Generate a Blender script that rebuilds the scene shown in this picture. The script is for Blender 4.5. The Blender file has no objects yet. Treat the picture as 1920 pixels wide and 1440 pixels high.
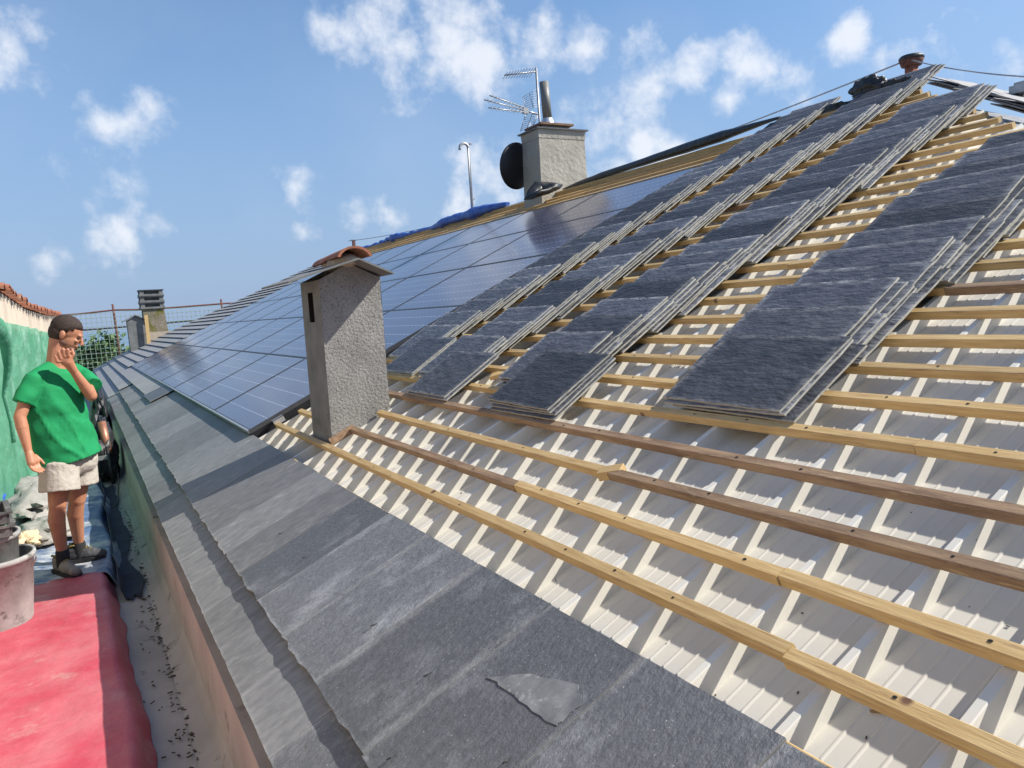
import bpy, bmesh, math, random
from mathutils import Vector, Matrix, noise
R = math.radians
random.seed(7)
S = bpy.context.scene
COL = S.collection
# ------------------------------------------------------------------ camera
F = 1463.28
RX = Vector((0.8708343131823365, -0.4879495456967474, -0.05960570307098253))   # camera right
DN = Vector((-0.09959688493519886, -0.05639596925657837, -0.9934283845163755))  # camera down
FW = Vector((0.4813814075091113, 0.8710480672763984, -0.09770979991074608))     # camera forward
cam = bpy.data.cameras.new('camera'); co = bpy.data.objects.new('camera', cam); COL.objects.link(co)
cam.lens = F/1920*36; cam.sensor_width = 36; cam.clip_start = .05; cam.clip_end = 60000
co.matrix_world = Matrix(((RX.x, -DN.x, -FW.x, 0), (RX.y, -DN.y, -FW.y, 0), (RX.z, -DN.z, -FW.z, 0), (0, 0, 0, 1)))
S.camera = co
# ------------------------------------------------------------------ roof frame
TH = 0.43023388875617796
U = Vector((math.cos(TH), 0, math.sin(TH))); N = Vector((-math.sin(TH), 0, math.cos(TH))); Y = Vector((0, 1, 0))
O = -N*1.25
def P(u, v, h=0.0): return O + U*u + Y*v + N*h
def ray(px, py): return (RX*(px-960) + DN*(py-720) + FW*F).normalized()
def rf(px, py, h=0.0):                    # photo point -> (u, v) on the roof
    d = ray(px, py); t = -(1.25-h)/d.dot(N); p = d*t
    return p.dot(U), p.y
def aty(px, py, y): d = ray(px, py); return d*(y/d.y)
def atz(px, py, z): d = ray(px, py); return d*(z/d.z)
# ------------------------------------------------------------------ sun, sky, exposure
SUN = (U*.926 - Y*.35 + N*.355).normalized()
sl = bpy.data.lights.new('sun', 'SUN'); sl.energy = 5.0; sl.angle = R(.55); sl.color = (1, .945, .86)
so = bpy.data.objects.new('sun', sl); COL.objects.link(so)
so.rotation_euler = SUN.to_track_quat('Z', 'Y').to_euler()
S.view_settings.view_transform = 'Standard'; S.view_settings.look = 'None'
S.view_settings.exposure = 0.55; S.view_settings.gamma = 1
W = bpy.data.worlds.new('World'); S.world = W; W.use_nodes = True
CLOUDS = [  # photo x, y, radius, density
 (700,40,95,.9),(760,110,80,1),(850,70,110,1),(800,130,70,.8),(910,110,70,.9),(960,60,60,.55),(1010,75,60,.75),(1100,72,48,.9),(890,160,60,.5),
 (1225,150,85,.85),(1300,130,60,.9),(1180,205,60,.7),(1395,125,55,1),(1370,185,45,.7),(1590,72,50,.8),(1670,108,55,.7),(1500,150,50,.45),(1750,50,70,.35),
 (205,235,55,.75),(262,205,50,.75),(320,190,30,.3),(25,110,65,.8),(60,75,50,.6),(0,160,40,.5),(230,437,52,1),(190,442,38,.7),(285,430,35,.9),(205,395,50,.35),
 (555,355,45,.6),(725,395,45,.9),(680,405,38,.6),(570,438,28,.7),(850,385,60,.6),(930,355,55,.6),(880,300,60,.4),(1120,255,80,.6),(1205,285,50,1),(1240,305,60,1),(1160,310,60,.7),
 (90,490,35,.45),(200,490,45,.3),(230,335,40,.25),(100,320,50,.25),(960,330,60,.4),(1640,200,60,.4),(1560,235,60,.4),(1850,150,60,.35)]
def build_world():
    t = W.node_tree; nd = t.nodes; lk = t.links; nd.clear()
    out = nd.new('ShaderNodeOutputWorld'); bg = nd.new('ShaderNodeBackground'); lk.new(bg.outputs[0], out.inputs[0])
    bg.inputs[1].default_value = .115
    sky = nd.new('ShaderNodeTexSky'); sky.sky_type = 'NISHITA'; sky.sun_disc = False
    sky.sun_elevation = math.asin(SUN.z); sky.sun_rotation = math.atan2(SUN.x, SUN.y)
    sky.air_density = 1.0; sky.dust_density = .6; sky.ozone_density = 1.3; sky.altitude = 100
    tc = nd.new('ShaderNodeTexCoord')
    nz = nd.new('ShaderNodeTexNoise'); nz.inputs['Scale'].default_value = 19; nz.inputs['Detail'].default_value = 9; nz.inputs['Roughness'].default_value = .58
    lk.new(tc.outputs['Generated'], nz.inputs['Vector'])
    def math_(op, a, b=None, c=None, clamp=False):
        m = nd.new('ShaderNodeMath'); m.operation = op; m.use_clamp = clamp
        for i, q in enumerate((a, b, c)):
            if q is None: continue
            if isinstance(q, (int, float)): m.inputs[i].default_value = q
            else: lk.new(q, m.inputs[i])
        return m.outputs[0]
    acc = None
    for (px, py, r, dn) in CLOUDS:
        d = ray(px, py); rr = r*1.3/F
        v = nd.new('ShaderNodeVectorMath'); v.operation = 'DISTANCE'
        lk.new(tc.outputs['Generated'], v.inputs[0]); v.inputs[1].default_value = d
        k = math_('MULTIPLY_ADD', v.outputs['Value'], -dn/rr, dn, clamp=True)
        acc = k if acc is None else math_('MAXIMUM', acc, k)
    # wispy background clouds too
    nz2 = nd.new('ShaderNodeTexNoise'); nz2.inputs['Scale'].default_value = 4; nz2.inputs['Detail'].default_value = 6
    lk.new(tc.outputs['Generated'], nz2.inputs['Vector'])
    base = math_('MULTIPLY_ADD', nz2.outputs[0], .9, -.42, clamp=True)
    n = math_('MULTIPLY_ADD', nz.outputs[0], 2.4, -1.15)
    dens = math_('ADD', acc, n)
    mr = nd.new('ShaderNodeMapRange'); mr.interpolation_type = 'SMOOTHSTEP'
    lk.new(dens, mr.inputs[0]); mr.inputs[1].default_value = .15; mr.inputs[2].default_value = 1.05
    gate = math_('MULTIPLY', acc, 6, clamp=True)
    dens2 = math_('MULTIPLY', mr.outputs[0], gate)
    dens3 = math_('MAXIMUM', math_('MULTIPLY', dens2, .84), math_('MULTIPLY', base, .35))
    mx = nd.new('ShaderNodeMix'); mx.data_type = 'RGBA'
    lk.new(dens3, mx.inputs[0]); 
    hs = nd.new('ShaderNodeHueSaturation'); hs.inputs['Saturation'].default_value = 1.18; hs.inputs['Value'].default_value = 1.0
    lk.new(sky.outputs[0], hs.inputs['Color'])
    sx = nd.new('ShaderNodeSeparateXYZ'); lk.new(tc.outputs['Generated'], sx.inputs[0])
    hz = nd.new('ShaderNodeMapRange'); hz.interpolation_type = 'SMOOTHSTEP'; lk.new(sx.outputs[2], hz.inputs[0]); hz.inputs[1].default_value = -.02; hz.inputs[2].default_value = .45; hz.inputs[3].default_value = .88; hz.inputs[4].default_value = .12
    hm = nd.new('ShaderNodeMix'); hm.data_type = 'RGBA'; lk.new(hz.outputs[0], hm.inputs[0]); lk.new(hs.outputs[0], hm.inputs[6]); hm.inputs[7].default_value = (1.6, 2.4, 4.0, 1)
    lk.new(hm.outputs[2], mx.inputs[6]); mx.inputs[7].default_value = (5.6, 5.8, 6.2, 1)
    lk.new(mx.outputs[2], bg.inputs[0])
build_world()

# ------------------------------------------------------------------ helpers
def tag(o, label=None, cat=None, group=None, kind=None):
    if label: o['label'] = label
    if cat: o['category'] = cat
    if group: o['group'] = group
    if kind: o['kind'] = kind
    return o
def empty(name, loc, label, cat, group=None):
    o = bpy.data.objects.new(name, None); COL.objects.link(o); o.location = loc; o.empty_display_size = .2
    bpy.context.view_layer.update
    return tag(o, label, cat, group)
class MB:
    def __init__(s): s.bm = bmesh.new(); s.mi = 0
    def face(s, pts, mi=None, smooth=False):
        vs = [s.bm.verts.new(p) for p in pts]
        f = s.bm.faces.new(vs); f.material_index = s.mi if mi is None else mi; f.smooth = smooth; return f
    def box(s, c, sx, sy, sz, M=None, mi=None):
        ps = []
        for z in (-.5, .5):
            for x, y in ((-.5, -.5), (.5, -.5), (.5, .5), (-.5, .5)):
                p = Vector((x*sx, y*sy, z*sz)); p = (M @ p) if M else p
                ps.append(Vector(c)+p)
        s.hexa(ps, mi)
    def hexa(s, ps, mi=None):                # 0-3 bottom loop, 4-7 top loop
        v = [s.bm.verts.new(p) for p in ps]
        for q in ((0,3,2,1),(4,5,6,7),(0,1,5,4),(1,2,6,5),(2,3,7,6),(3,0,4,7)):
            f = s.bm.faces.new([v[i] for i in q]); f.material_index = s.mi if mi is None else mi
    def prism(s, poly, off, mi_top=0, mi_side=None):   # poly list of points, off vector up
        a = [s.bm.verts.new(p) for p in poly]; b = [s.bm.verts.new(Vector(p)+off) for p in poly]
        n = len(poly)
        f = s.bm.faces.new(b); f.material_index = mi_top
        f = s.bm.faces.new(a[::-1]); f.material_index = mi_top
        for i in range(n):
            f = s.bm.faces.new((a[i], a[(i+1) % n], b[(i+1) % n], b[i])); f.material_index = mi_top if mi_side is None else mi_side
    def tube(s, pts, r, seg=8, caps=True, mi=None, flat=1.0):
        pts = [Vector(p) for p in pts]; rs = r if isinstance(r, (list, tuple)) else [r]*len(pts)
        rings = []; up = Vector((0, 0, 1))
        d0 = (pts[1]-pts[0]).normalized()
        a = d0.cross(up)
        if a.length < .05: a = d0.cross(Vector((1, 0, 0)))
        a.normalize()
        for i, p in enumerate(pts):
            d = (pts[min(i+1, len(pts)-1)]-pts[max(i-1, 0)]).normalized()
            a = (a - d*a.dot(d)).normalized(); b = d.cross(a)
            rings.append([s.bm.verts.new(p + (a*math.cos(2*math.pi*k/seg) + b*flat*math.sin(2*math.pi*k/seg))*rs[i]) for k in range(seg)])
        for i in range(len(rings)-1):
            for k in range(seg):
                f = s.bm.faces.new((rings[i][k], rings[i][(k+1) % seg], rings[i+1][(k+1) % seg], rings[i+1][k]))
                f.smooth = True; f.material_index = s.mi if mi is None else mi
        if caps:
            for rg in (rings[0][::-1], rings[-1]):
                f = s.bm.faces.new(rg); f.material_index = s.mi if mi is None else mi
    def lathe(s, c, prof, seg=24, axis=None, mi=None, smooth=True):   # prof (r, z)
        Mx = axis if axis else Matrix.Identity(3); c = Vector(c); rings = []
        for (r, z) in prof:
            rings.append([s.bm.verts.new(c + Mx @ Vector((r*math.cos(2*math.pi*k/seg), r*math.sin(2*math.pi*k/seg), z))) for k in range(seg)])
        for i in range(len(rings)-1):
            for k in range(seg):
                f = s.bm.faces.new((rings[i][k], rings[i][(k+1) % seg], rings[i+1][(k+1) % seg], rings[i+1][k]))
                f.smooth = smooth; f.material_index = s.mi if mi is None else mi
    def capsule(s, p0, p1, r0, r1=None, seg=16, flat=1.0, side=None):
        p0 = Vector(p0); p1 = Vector(p1); r1 = r0 if r1 is None else r1
        d = (p1-p0); L = d.length; d.normalize()
        a = Vector(side) if side else d.cross(Vector((0, 0, 1)))
        if a.length < .05: a = d.cross(Vector((0, 1, 0)))
        a = (a - d*a.dot(d)).normalized(); b = d.cross(a)
        prof = [(r0*math.sin(t), -r0*math.cos(t)) for t in [R(x) for x in (8, 30, 55, 80)]] + [(r1*math.cos(t), L+r1*math.sin(t)) for t in [R(x) for x in (10, 35, 60, 82)]]
        rings = [[s.bm.verts.new(p0 + d*z + (a*math.cos(2*math.pi*k/seg) + b*flat*math.sin(2*math.pi*k/seg))*r) for k in range(seg)] for r, z in prof]
        for i in range(len(rings)-1):
            for k in range(seg): s.bm.faces.new((rings[i][k], rings[i][(k+1) % seg], rings[i+1][(k+1) % seg], rings[i+1][k])).smooth = True
        s.bm.faces.new(rings[0][::-1]); s.bm.faces.new(rings[-1])
    def ell(s, c, r, M=None, seg=20):
        c = Vector(c); M = M or Matrix.Identity(3); rings = []
        for j in range(1, 12):
            t = math.pi*j/12
            rings.append([s.bm.verts.new(c + M @ Vector((r[0]*math.sin(t)*math.cos(2*math.pi*k/seg), r[1]*math.sin(t)*math.sin(2*math.pi*k/seg), -r[2]*math.cos(t)))) for k in range(seg)])
        for i in range(len(rings)-1):
            for k in range(seg): s.bm.faces.new((rings[i][k], rings[i][(k+1) % seg], rings[i+1][(k+1) % seg], rings[i+1][k])).smooth = True
        s.bm.faces.new(rings[0][::-1]); s.bm.faces.new(rings[-1])
    def loft(s, cs, ra, rb, axis, seg=48, disp=None):
        rings = []; n = len(cs)
        for i, c in enumerate(cs):
            c = Vector(c); d = (Vector(cs[min(i+1, n-1)])-Vector(cs[max(i-1, 0)])).normalized()
            a = Vector(axis); a = (a-d*a.dot(d)).normalized(); b = d.cross(a); ring = []
            for k in range(seg):
                t = 2*math.pi*k/seg; w = a*math.cos(t)*ra[i]+b*math.sin(t)*rb[i]
                q = c+w
                if disp: q = q+w.normalized()*disp(q, t, i/(n-1))
                ring.append(s.bm.verts.new(q))
            rings.append(ring)
        for i in range(n-1):
            for k in range(seg): s.bm.faces.new((rings[i][k], rings[i][(k+1) % seg], rings[i+1][(k+1) % seg], rings[i+1][k])).smooth = True
        s.bm.faces.new(rings[0][::-1]); s.bm.faces.new(rings[-1])
    def grid(s, f, nu, nv, smooth=True, mi=None):   # f(a,b) a,b in 0..1
        vs = [[s.bm.verts.new(f(i/nu, j/nv)) for j in range(nv+1)] for i in range(nu+1)]
        for i in range(nu):
            for j in range(nv):
                q = s.bm.faces.new((vs[i][j], vs[i+1][j], vs[i+1][j+1], vs[i][j+1])); q.smooth = smooth; q.material_index = s.mi if mi is None else mi
    def build(s, name, mats, parent=None, origin=None, recalc=True):
        if recalc: bmesh.ops.recalc_face_normals(s.bm, faces=s.bm.faces)
        me = bpy.data.meshes.new(name)
        org = Vector(origin) if origin is not None else (parent_loc(parent) if parent else None)
        if org is None:
            c = Vector((0, 0, 0)); n = 0
            for v in s.bm.verts: c += v.co; n += 1
            c /= max(n, 1); org = Vector((c.x, c.y, min(v.co.z for v in s.bm.verts)))
        bmesh.ops.translate(s.bm, vec=-org, verts=s.bm.verts)
        s.bm.to_mesh(me); s.bm.free()
        for m in (mats if isinstance(mats, (list, tuple)) else [mats]): me.materials.append(m)
        o = bpy.data.objects.new(name, me); COL.objects.link(o)
        if parent: o.parent = parent; o.location = org - parent_loc(parent)
        else: o.location = org
        return o
def parent_loc(p):
    l = Vector((0, 0, 0))
    while p: l += p.location; p = p.parent
    return l

# ------------------------------------------------------------------ materials
def mat(name, c1, c2=None, rough=.7, scale=8, stretch=(1, 1, 1), bump=0.0, bscale=None, bdist=.01, detail=6, spec=.5, metal=0, lo=.35, hi=.65,
        rnd=0.0, c3=None, s3=40, lo3=.62, hi3=.7, coat=0, coords='Object', rotz=0, brough=.6, voro=None, edge=None):
    m = bpy.data.materials.new(name); m.use_nodes = True; t = m.node_tree; nd = t.nodes; lk = t.links
    b = nd['Principled BSDF']; b.inputs['Roughness'].default_value = rough; b.inputs['Metallic'].default_value = metal
    b.inputs['Specular IOR Level'].default_value = spec; b.inputs['Coat Weight'].default_value = coat
    tc = nd.new('ShaderNodeTexCoord'); oi = nd.new('ShaderNodeObjectInfo')
    mp = nd.new('ShaderNodeMapping'); mp.inputs['Scale'].default_value = stretch; mp.inputs['Rotation'].default_value = (0, 0, rotz)
    ad = nd.new('ShaderNodeVectorMath'); ad.operation = 'MULTIPLY_ADD'
    cb = nd.new('ShaderNodeCombineXYZ')
    for i in range(3): lk.new(oi.outputs['Random'], cb.inputs[i])
    lk.new(cb.outputs[0], ad.inputs[0]); ad.inputs[1].default_value = (37, 53, 71); lk.new(tc.outputs[coords], ad.inputs[2])
    lk.new(ad.outputs[0], mp.inputs[0])
    col = None
    def noise_(sc, dt, rg=.6, src=None):
        n = nd.new('ShaderNodeTexNoise'); n.inputs['Scale'].default_value = sc; n.inputs['Detail'].default_value = dt; n.inputs['Roughness'].default_value = rg
        lk.new(src or mp.outputs[0], n.inputs['Vector']); return n.outputs[0]
    def mrange(v, a, b_, c=0, d=1):
        r = nd.new('ShaderNodeMapRange'); lk.new(v, r.inputs[0]); r.inputs[1].default_value = a; r.inputs[2].default_value = b_; r.inputs[3].default_value = c; r.inputs[4].default_value = d; return r.outputs[0]
    def mix(fac, a, b_):
        x = nd.new('ShaderNodeMix'); x.data_type = 'RGBA'
        if isinstance(fac, (int, float)): x.inputs[0].default_value = fac
        else: lk.new(fac, x.inputs[0])
        for i, q in ((6, a), (7, b_)):
            if isinstance(q, tuple): x.inputs[i].default_value = (*q, 1)
            else: lk.new(q, x.inputs[i])
        return x.outputs[2]
    c2 = c2 or c1
    col = mix(mrange(noise_(scale, detail), lo, hi), c1, c2)
    if c3: col = mix(mrange(noise_(s3, 4, .7), lo3, hi3), col, c3)
    if voro:   # (scale, radius, colour) small dark spots
        v = nd.new('ShaderNodeTexVoronoi'); v.inputs['Scale'].default_value = voro[0]; lk.new(ad.outputs[0], v.inputs['Vector'])
        col = mix(mrange(v.outputs['Distance'], voro[1]*.6, voro[1], 1, 0), col, voro[2])
    if edge:   # (x0, x1, half width, band, colour): dusty chipped borders of a slate
        sp = nd.new('ShaderNodeSeparateXYZ'); lk.new(tc.outputs['Object'], sp.inputs[0])
        ab = nd.new('ShaderNodeMath'); ab.operation = 'ABSOLUTE'; lk.new(sp.outputs[1], ab.inputs[0])
        def mx_(p, q):
            k = nd.new('ShaderNodeMath'); k.operation = 'MAXIMUM'; lk.new(p, k.inputs[0]); lk.new(q, k.inputs[1]); return k.outputs[0]
        e = mx_(mx_(mrange(ab.outputs[0], edge[2]-edge[3], edge[2]), mrange(sp.outputs[0], edge[1]-edge[3]*.8, edge[1])), mrange(sp.outputs[0], edge[0]+edge[3]*.5, edge[0]))
        k = nd.new('ShaderNodeMath'); k.operation = 'MULTIPLY'; lk.new(e, k.inputs[0]); lk.new(mrange(noise_(9, 6, .7), .40, .62, .05, .95), k.inputs[1])
        col = mix(k.outputs[0], col, edge[4])
    if rnd:
        h = nd.new('ShaderNodeHueSaturation'); lk.new(col, h.inputs['Color']); lk.new(mrange(oi.outputs['Random'], 0, 1, 1-rnd, 1+rnd), h.inputs['Value']); col = h.outputs[0]
    lk.new(col, b.inputs['Base Color'])
    if bump:
        bp = nd.new('ShaderNodeBump'); bp.inputs['Strength'].default_value = bump; bp.inputs['Distance'].default_value = bdist
        lk.new(noise_(bscale or scale*3, 8, brough), bp.inputs['Height']); lk.new(bp.outputs[0], b.inputs['Normal'])
    m['nodes_base'] = 1
    return m
M = {}
M['sheet'] = mat('cream_painted_steel', (.70, .675, .595), (.64, .615, .545), rough=.45, scale=3, bump=.15, bscale=9, bdist=.004, c3=(.5, .47, .4), s3=55, lo3=.72, hi3=.78, voro=(14, .035, (.12, .10, .08)))
M['pine'] = mat('fresh_pine', (.60, .43, .20), (.46, .30, .12), rough=.65, scale=6, stretch=(16, .9, 16), bump=.5, bscale=14, bdist=.003, voro=(4.2, .075, (.16, .08, .04)), rnd=.16, c3=(.32, .19, .09), s3=5, lo3=.56, hi3=.72, detail=10)
M['old_pine'] = mat('weathered_pine', (.36, .24, .14), (.17, .10, .06), rough=.75, scale=4, stretch=(12, 1.2, 12), bump=.5, bscale=18, bdist=.003, voro=(5, .06, (.05, .03, .02)), rnd=.15, c3=(.42, .30, .17), s3=8, lo3=.55, hi3=.68)
M['slate_laid'] = mat('laid_slate', (.095, .099, .105), (.150, .154, .160), rough=.5, scale=26, stretch=(1, 1.5, 1.5), bump=1.0, bscale=60, bdist=.006, lo=.28, hi=.72, detail=12, voro=(38, .11, (.30, .31, .32)), rnd=.26, c3=(.27, .28, .29), s3=3.5, lo3=.54, hi3=.78, spec=.5, edge=(0, .67, .216, .026, (.28, .285, .285)))
M['slate_dusty_sheen'] = mat('dusty_sheen_laid_slate', (.135, .137, .138), (.20, .202, .20), rough=.6, scale=14, stretch=(1, 2.0, 2.0), bump=.5, bscale=45, bdist=.002, rnd=.2, c3=(.34, .34, .33), s3=8, lo3=.58, hi3=.8, spec=.5, edge=(0, .67, .216, .024, (.27, .27, .265)))  # paler base paints in the glancing sheen on farther slates, over dust
M['slate_cover'] = mat('pale_slate_cover', (.24, .24, .23), (.32, .32, .31), rough=.6, scale=2.2, stretch=(1, 2, 1), bump=.4, bscale=40, bdist=.002)  # paler slate tone for the far strip and verge
M['slate_dark'] = mat('damp_slate', (.05, .055, .06), (.13, .135, .14), rough=.5, scale=6, stretch=(1.2, 7, 6), bump=.5, bscale=40, bdist=.002, rnd=.15, spec=.6)
M['slate_loose'] = mat('riven_slate', (.048, .053, .068), (.098, .103, .122), rough=.5, scale=5, stretch=(3.5, 1.3, 3), bump=1.0, bscale=11, bdist=.03, rnd=.55, c3=(.20, .205, .22), s3=22, lo3=.62, hi3=.78, spec=.38, brough=.6, edge=(0, .43, .305, 0.04, (.34, .34, .34)))
M['slate_edge'] = mat('cut_slate_edge', (.46, .45, .38), (.32, .31, .27), rough=.75, scale=30, bump=.4, bscale=80, bdist=.001, rnd=.15)
M['slate_side'] = mat('slate_side', (.24, .24, .23), (.16, .16, .155), rough=.75, scale=30)
M['concrete'] = mat('grey_concrete', (.13, .13, .125), (.19, .19, .18), rough=.9, scale=3, bump=.4, bscale=30, bdist=.004, c3=(.07, .06, .05), s3=9, lo3=.62, hi3=.72)
M['floor'] = mat('dusty_walkway', (.30, .29, .275), (.40, .385, .36), rough=.85, scale=2, bump=.4, bscale=20, bdist=.004, c3=(.10, .09, .075), s3=6, lo3=.60, hi3=.75)
M['render'] = mat('rough_render', (.31, .305, .285), (.22, .215, .20), rough=.95, scale=4, bump=.9, bscale=55, bdist=.010, brough=.55, c3=(.10, .098, .09), s3=95, lo3=.53, hi3=.66)
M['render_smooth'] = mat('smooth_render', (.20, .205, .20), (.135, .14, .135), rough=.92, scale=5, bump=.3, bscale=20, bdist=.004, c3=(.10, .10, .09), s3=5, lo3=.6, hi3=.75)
M['render_pale'] = mat('pale_render', (.40, .375, .315), (.32, .30, .25), rough=.92, scale=4, bump=.9, bscale=14, bdist=.02, c3=(.27, .25, .19), s3=5, lo3=.6, hi3=.8)
M['terracotta'] = mat('terracotta', (.36, .13, .07), (.24, .10, .06), rough=.85, scale=9, bump=.4, bscale=40, bdist=.003, c3=(.42, .32, .2), s3=12, lo3=.6, hi3=.7)
M['mortar'] = mat('lime_mortar', (.48, .42, .33), (.36, .30, .24), rough=.95, scale=20, bump=.8, bscale=40, bdist=.01)
M['dark_hole'] = mat('hole_black', (.01, .01, .01), rough=1)  # plain black for the chimney slot and nail holes
M['black_metal'] = mat('black_frame', (.012, .012, .014), rough=.45)
M['alu'] = mat('aluminium', (.62, .63, .65), (.52, .53, .55), rough=.35, metal=.7, scale=20)
M['galv'] = mat('galvanised_steel', (.42, .43, .44), (.32, .33, .34), rough=.45, metal=.6, scale=14)
M['frame'] = mat('panel_frame', (.05, .052, .06), (.06, .062, .07), rough=.35, scale=10)
M['trim'] = mat('silver_trim', (.50, .52, .56), (.45, .47, .5), rough=.4, metal=.4, scale=10)
M['brown_slab'] = mat('brown_slab', (.22, .13, .08), (.15, .10, .07), rough=.9, scale=10, bump=.3)
M['slate_sunlit'] = mat('sunlit_tone_slate', (.36, .35, .34), (.28, .275, .27), rough=.8, scale=9, bump=.4)  # pale tone paints the sunlit look into the hip slates' top faces
M['dirt'] = mat('dry_dirt', (.10, .08, .06), (.05, .04, .03), rough=.95)
M['rust'] = mat('rusty_steel', (.16, .06, .04), (.09, .04, .03), rough=.8, scale=20, bump=.3)
M['membrane'] = mat('black_membrane', (.018, .019, .02), (.03, .032, .034), rough=.38, scale=8, bump=.8, bscale=9, bdist=.03)
M['dark_fabric'] = mat('dark_navy_fabric', (.02, .025, .04), (.04, .05, .08), rough=.85, scale=6, bump=.6, bscale=8, bdist=.02)
M['blue_tarp'] = mat('blue_tarp', (.02, .07, .32), (.04, .13, .48), rough=.4, scale=7, bump=1, bscale=9, bdist=.03, c3=(.5, .58, .7), s3=13, lo3=.66, hi3=.72)
M['navy_tarp'] = mat('worn_navy_tarp', (.05, .09, .19), (.13, .19, .30), rough=.55, scale=4, bump=1, bscale=7, bdist=.03, c3=(.46, .47, .48), s3=2.6, lo3=.44, hi3=.6)
M['red_tarp'] = mat('worn_red_tarp', (.44, .05, .08), (.48, .13, .15), rough=.5, scale=3.5, bump=.7, bscale=5, bdist=.03, c3=(.50, .36, .32), s3=3.4, lo3=.58, hi3=.85)
M['pole_grey'] = mat('grey_flue', (.16, .16, .15), rough=.5)
M['plastic_black'] = mat('dirty_black_plastic', (.045, .045, .045), (.12, .115, .11), rough=.7, scale=9, bump=.3, c3=(.22, .21, .19), s3=9, lo3=.55, hi3=.75)
M['bucket'] = mat('mortar_splashed_bucket', (.40, .395, .37), (.25, .245, .235), rough=.85, scale=7, bump=.4, bscale=30, bdist=.003, c3=(.14, .13, .12), s3=9, lo3=.56, hi3=.68)
M['sack'] = mat('grey_sacking', (.34, .32, .29), (.24, .23, .21), rough=.9, scale=5, bump=.8, bscale=6, bdist=.03)
M['paper'] = mat('cream_paper', (.66, .52, .33), (.56, .42, .27), rough=.85, scale=6, bump=.6, bscale=8, bdist=.02)
M['plaster'] = mat('old_wall_plaster', (.58, .50, .40), (.46, .39, .31), rough=.95, scale=5, stretch=(1, 1, .35), bump=.6, bscale=16, bdist=.01, c3=(.30, .25, .2), s3=8, lo3=.62, hi3=.75)
M['moss_render'] = mat('mossy_render', (.24, .21, .16), (.14, .13, .08), rough=.95, scale=3, bump=.8, bscale=20, bdist=.02, c3=(.14, .13, .03), s3=3.2, lo3=.5, hi3=.6)
M['copper'] = mat('copper_pipe', (.45, .20, .12), (.30, .14, .09), rough=.45, metal=.4, scale=10)
M['chalk'] = mat('marker_ink', (.08, .08, .09), rough=.8)
M['slate_chip'] = mat('broken_slate', (.22, .225, .225), (.12, .125, .13), rough=.6, scale=16, bump=.5, bscale=60, bdist=.002, c3=(.4, .4, .4), s3=18, lo3=.58, hi3=.7)
M['skin'] = mat('tanned_skin', (.46, .215, .125), (.40, .175, .10), rough=.5, scale=12, bump=.15, bscale=90, bdist=.001, spec=.4)
M['hair'] = mat('short_brown_hair', (.022, .012, .009), (.045, .025, .017), rough=.75, scale=60, bump=1, bscale=140, bdist=.006)
M['beard'] = mat('dark_beard', (.13, .065, .045), (.20, .10, .065), rough=.8, scale=90, bump=.8, bscale=160, bdist=.003)
M['shirt'] = mat('green_cotton', (.0, .235, .075), (.0, .20, .06), rough=.85, scale=7, bump=.6, bscale=7, bdist=.02, brough=.5)
M['shorts'] = mat('beige_cotton', (.46, .42, .36), (.40, .36, .31), rough=.9, scale=9, bump=.8, bscale=9, bdist=.03)
M['shoe'] = mat('pale_work_shoe', (.27, .245, .22), (.15, .135, .12), rough=.85, scale=14, bump=.5, bscale=30, bdist=.004)  # paler tone, used on the front shoe only
M['shoe_dark'] = mat('black_work_shoe', (.03, .03, .035), (.07, .07, .075), rough=.7, scale=12, bump=.4)
M['lace'] = mat('yellow_black_lace', (.30, .22, .04), (.04, .04, .03), rough=.8, scale=60)
M['sock'] = mat('black_sock', (.02, .02, .02), rough=.95)
M['leaf'] = mat('tree_foliage', (.035, .075, .025), (.075, .13, .04), rough=.7, scale=.6, rnd=.2)
M['bark'] = mat('bark', (.10, .075, .05), rough=.9)
M['grass'] = mat('coastal_scrub', (.10, .088, .066), (.13, .118, .09), rough=.95, scale=.05, bump=.5, bscale=.3, bdist=2)
M['sea'] = mat('sea_water', (.10, .18, .26), (.12, .20, .28), rough=.3, scale=.002, bump=.2, bscale=.05, bdist=.5)
M['net_line'] = mat('green_net_cord', (.24, .36, .26), rough=.8)
def green_net():
    m = mat('green_debris_net', (.07, .28, .16), (.13, .38, .25), rough=.8, scale=3, bump=.8, bscale=5, bdist=.06, c3=(.28, .52, .40), s3=2.2, lo3=.5, hi3=.7)
    t = m.node_tree; nd = t.nodes; lk = t.links; b = nd['Principled BSDF']; out = nd['Material Output']
    tr = nd.new('ShaderNodeBsdfTransparent'); tl = nd.new('ShaderNodeBsdfTranslucent'); tl.inputs[0].default_value = (.2, .6, .42, 1)
    m1 = nd.new('ShaderNodeMixShader'); m1.inputs[0].default_value = .25; lk.new(b.outputs[0], m1.inputs[1]); lk.new(tl.outputs[0], m1.inputs[2])
    m2 = nd.new('ShaderNodeMixShader'); m2.inputs[0].default_value = .10; lk.new(m1.outputs[0], m2.inputs[1]); lk.new(tr.outputs[0], m2.inputs[2])
    lk.new(m2.outputs[0], out.inputs[0]); return m
M['net'] = green_net()
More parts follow.
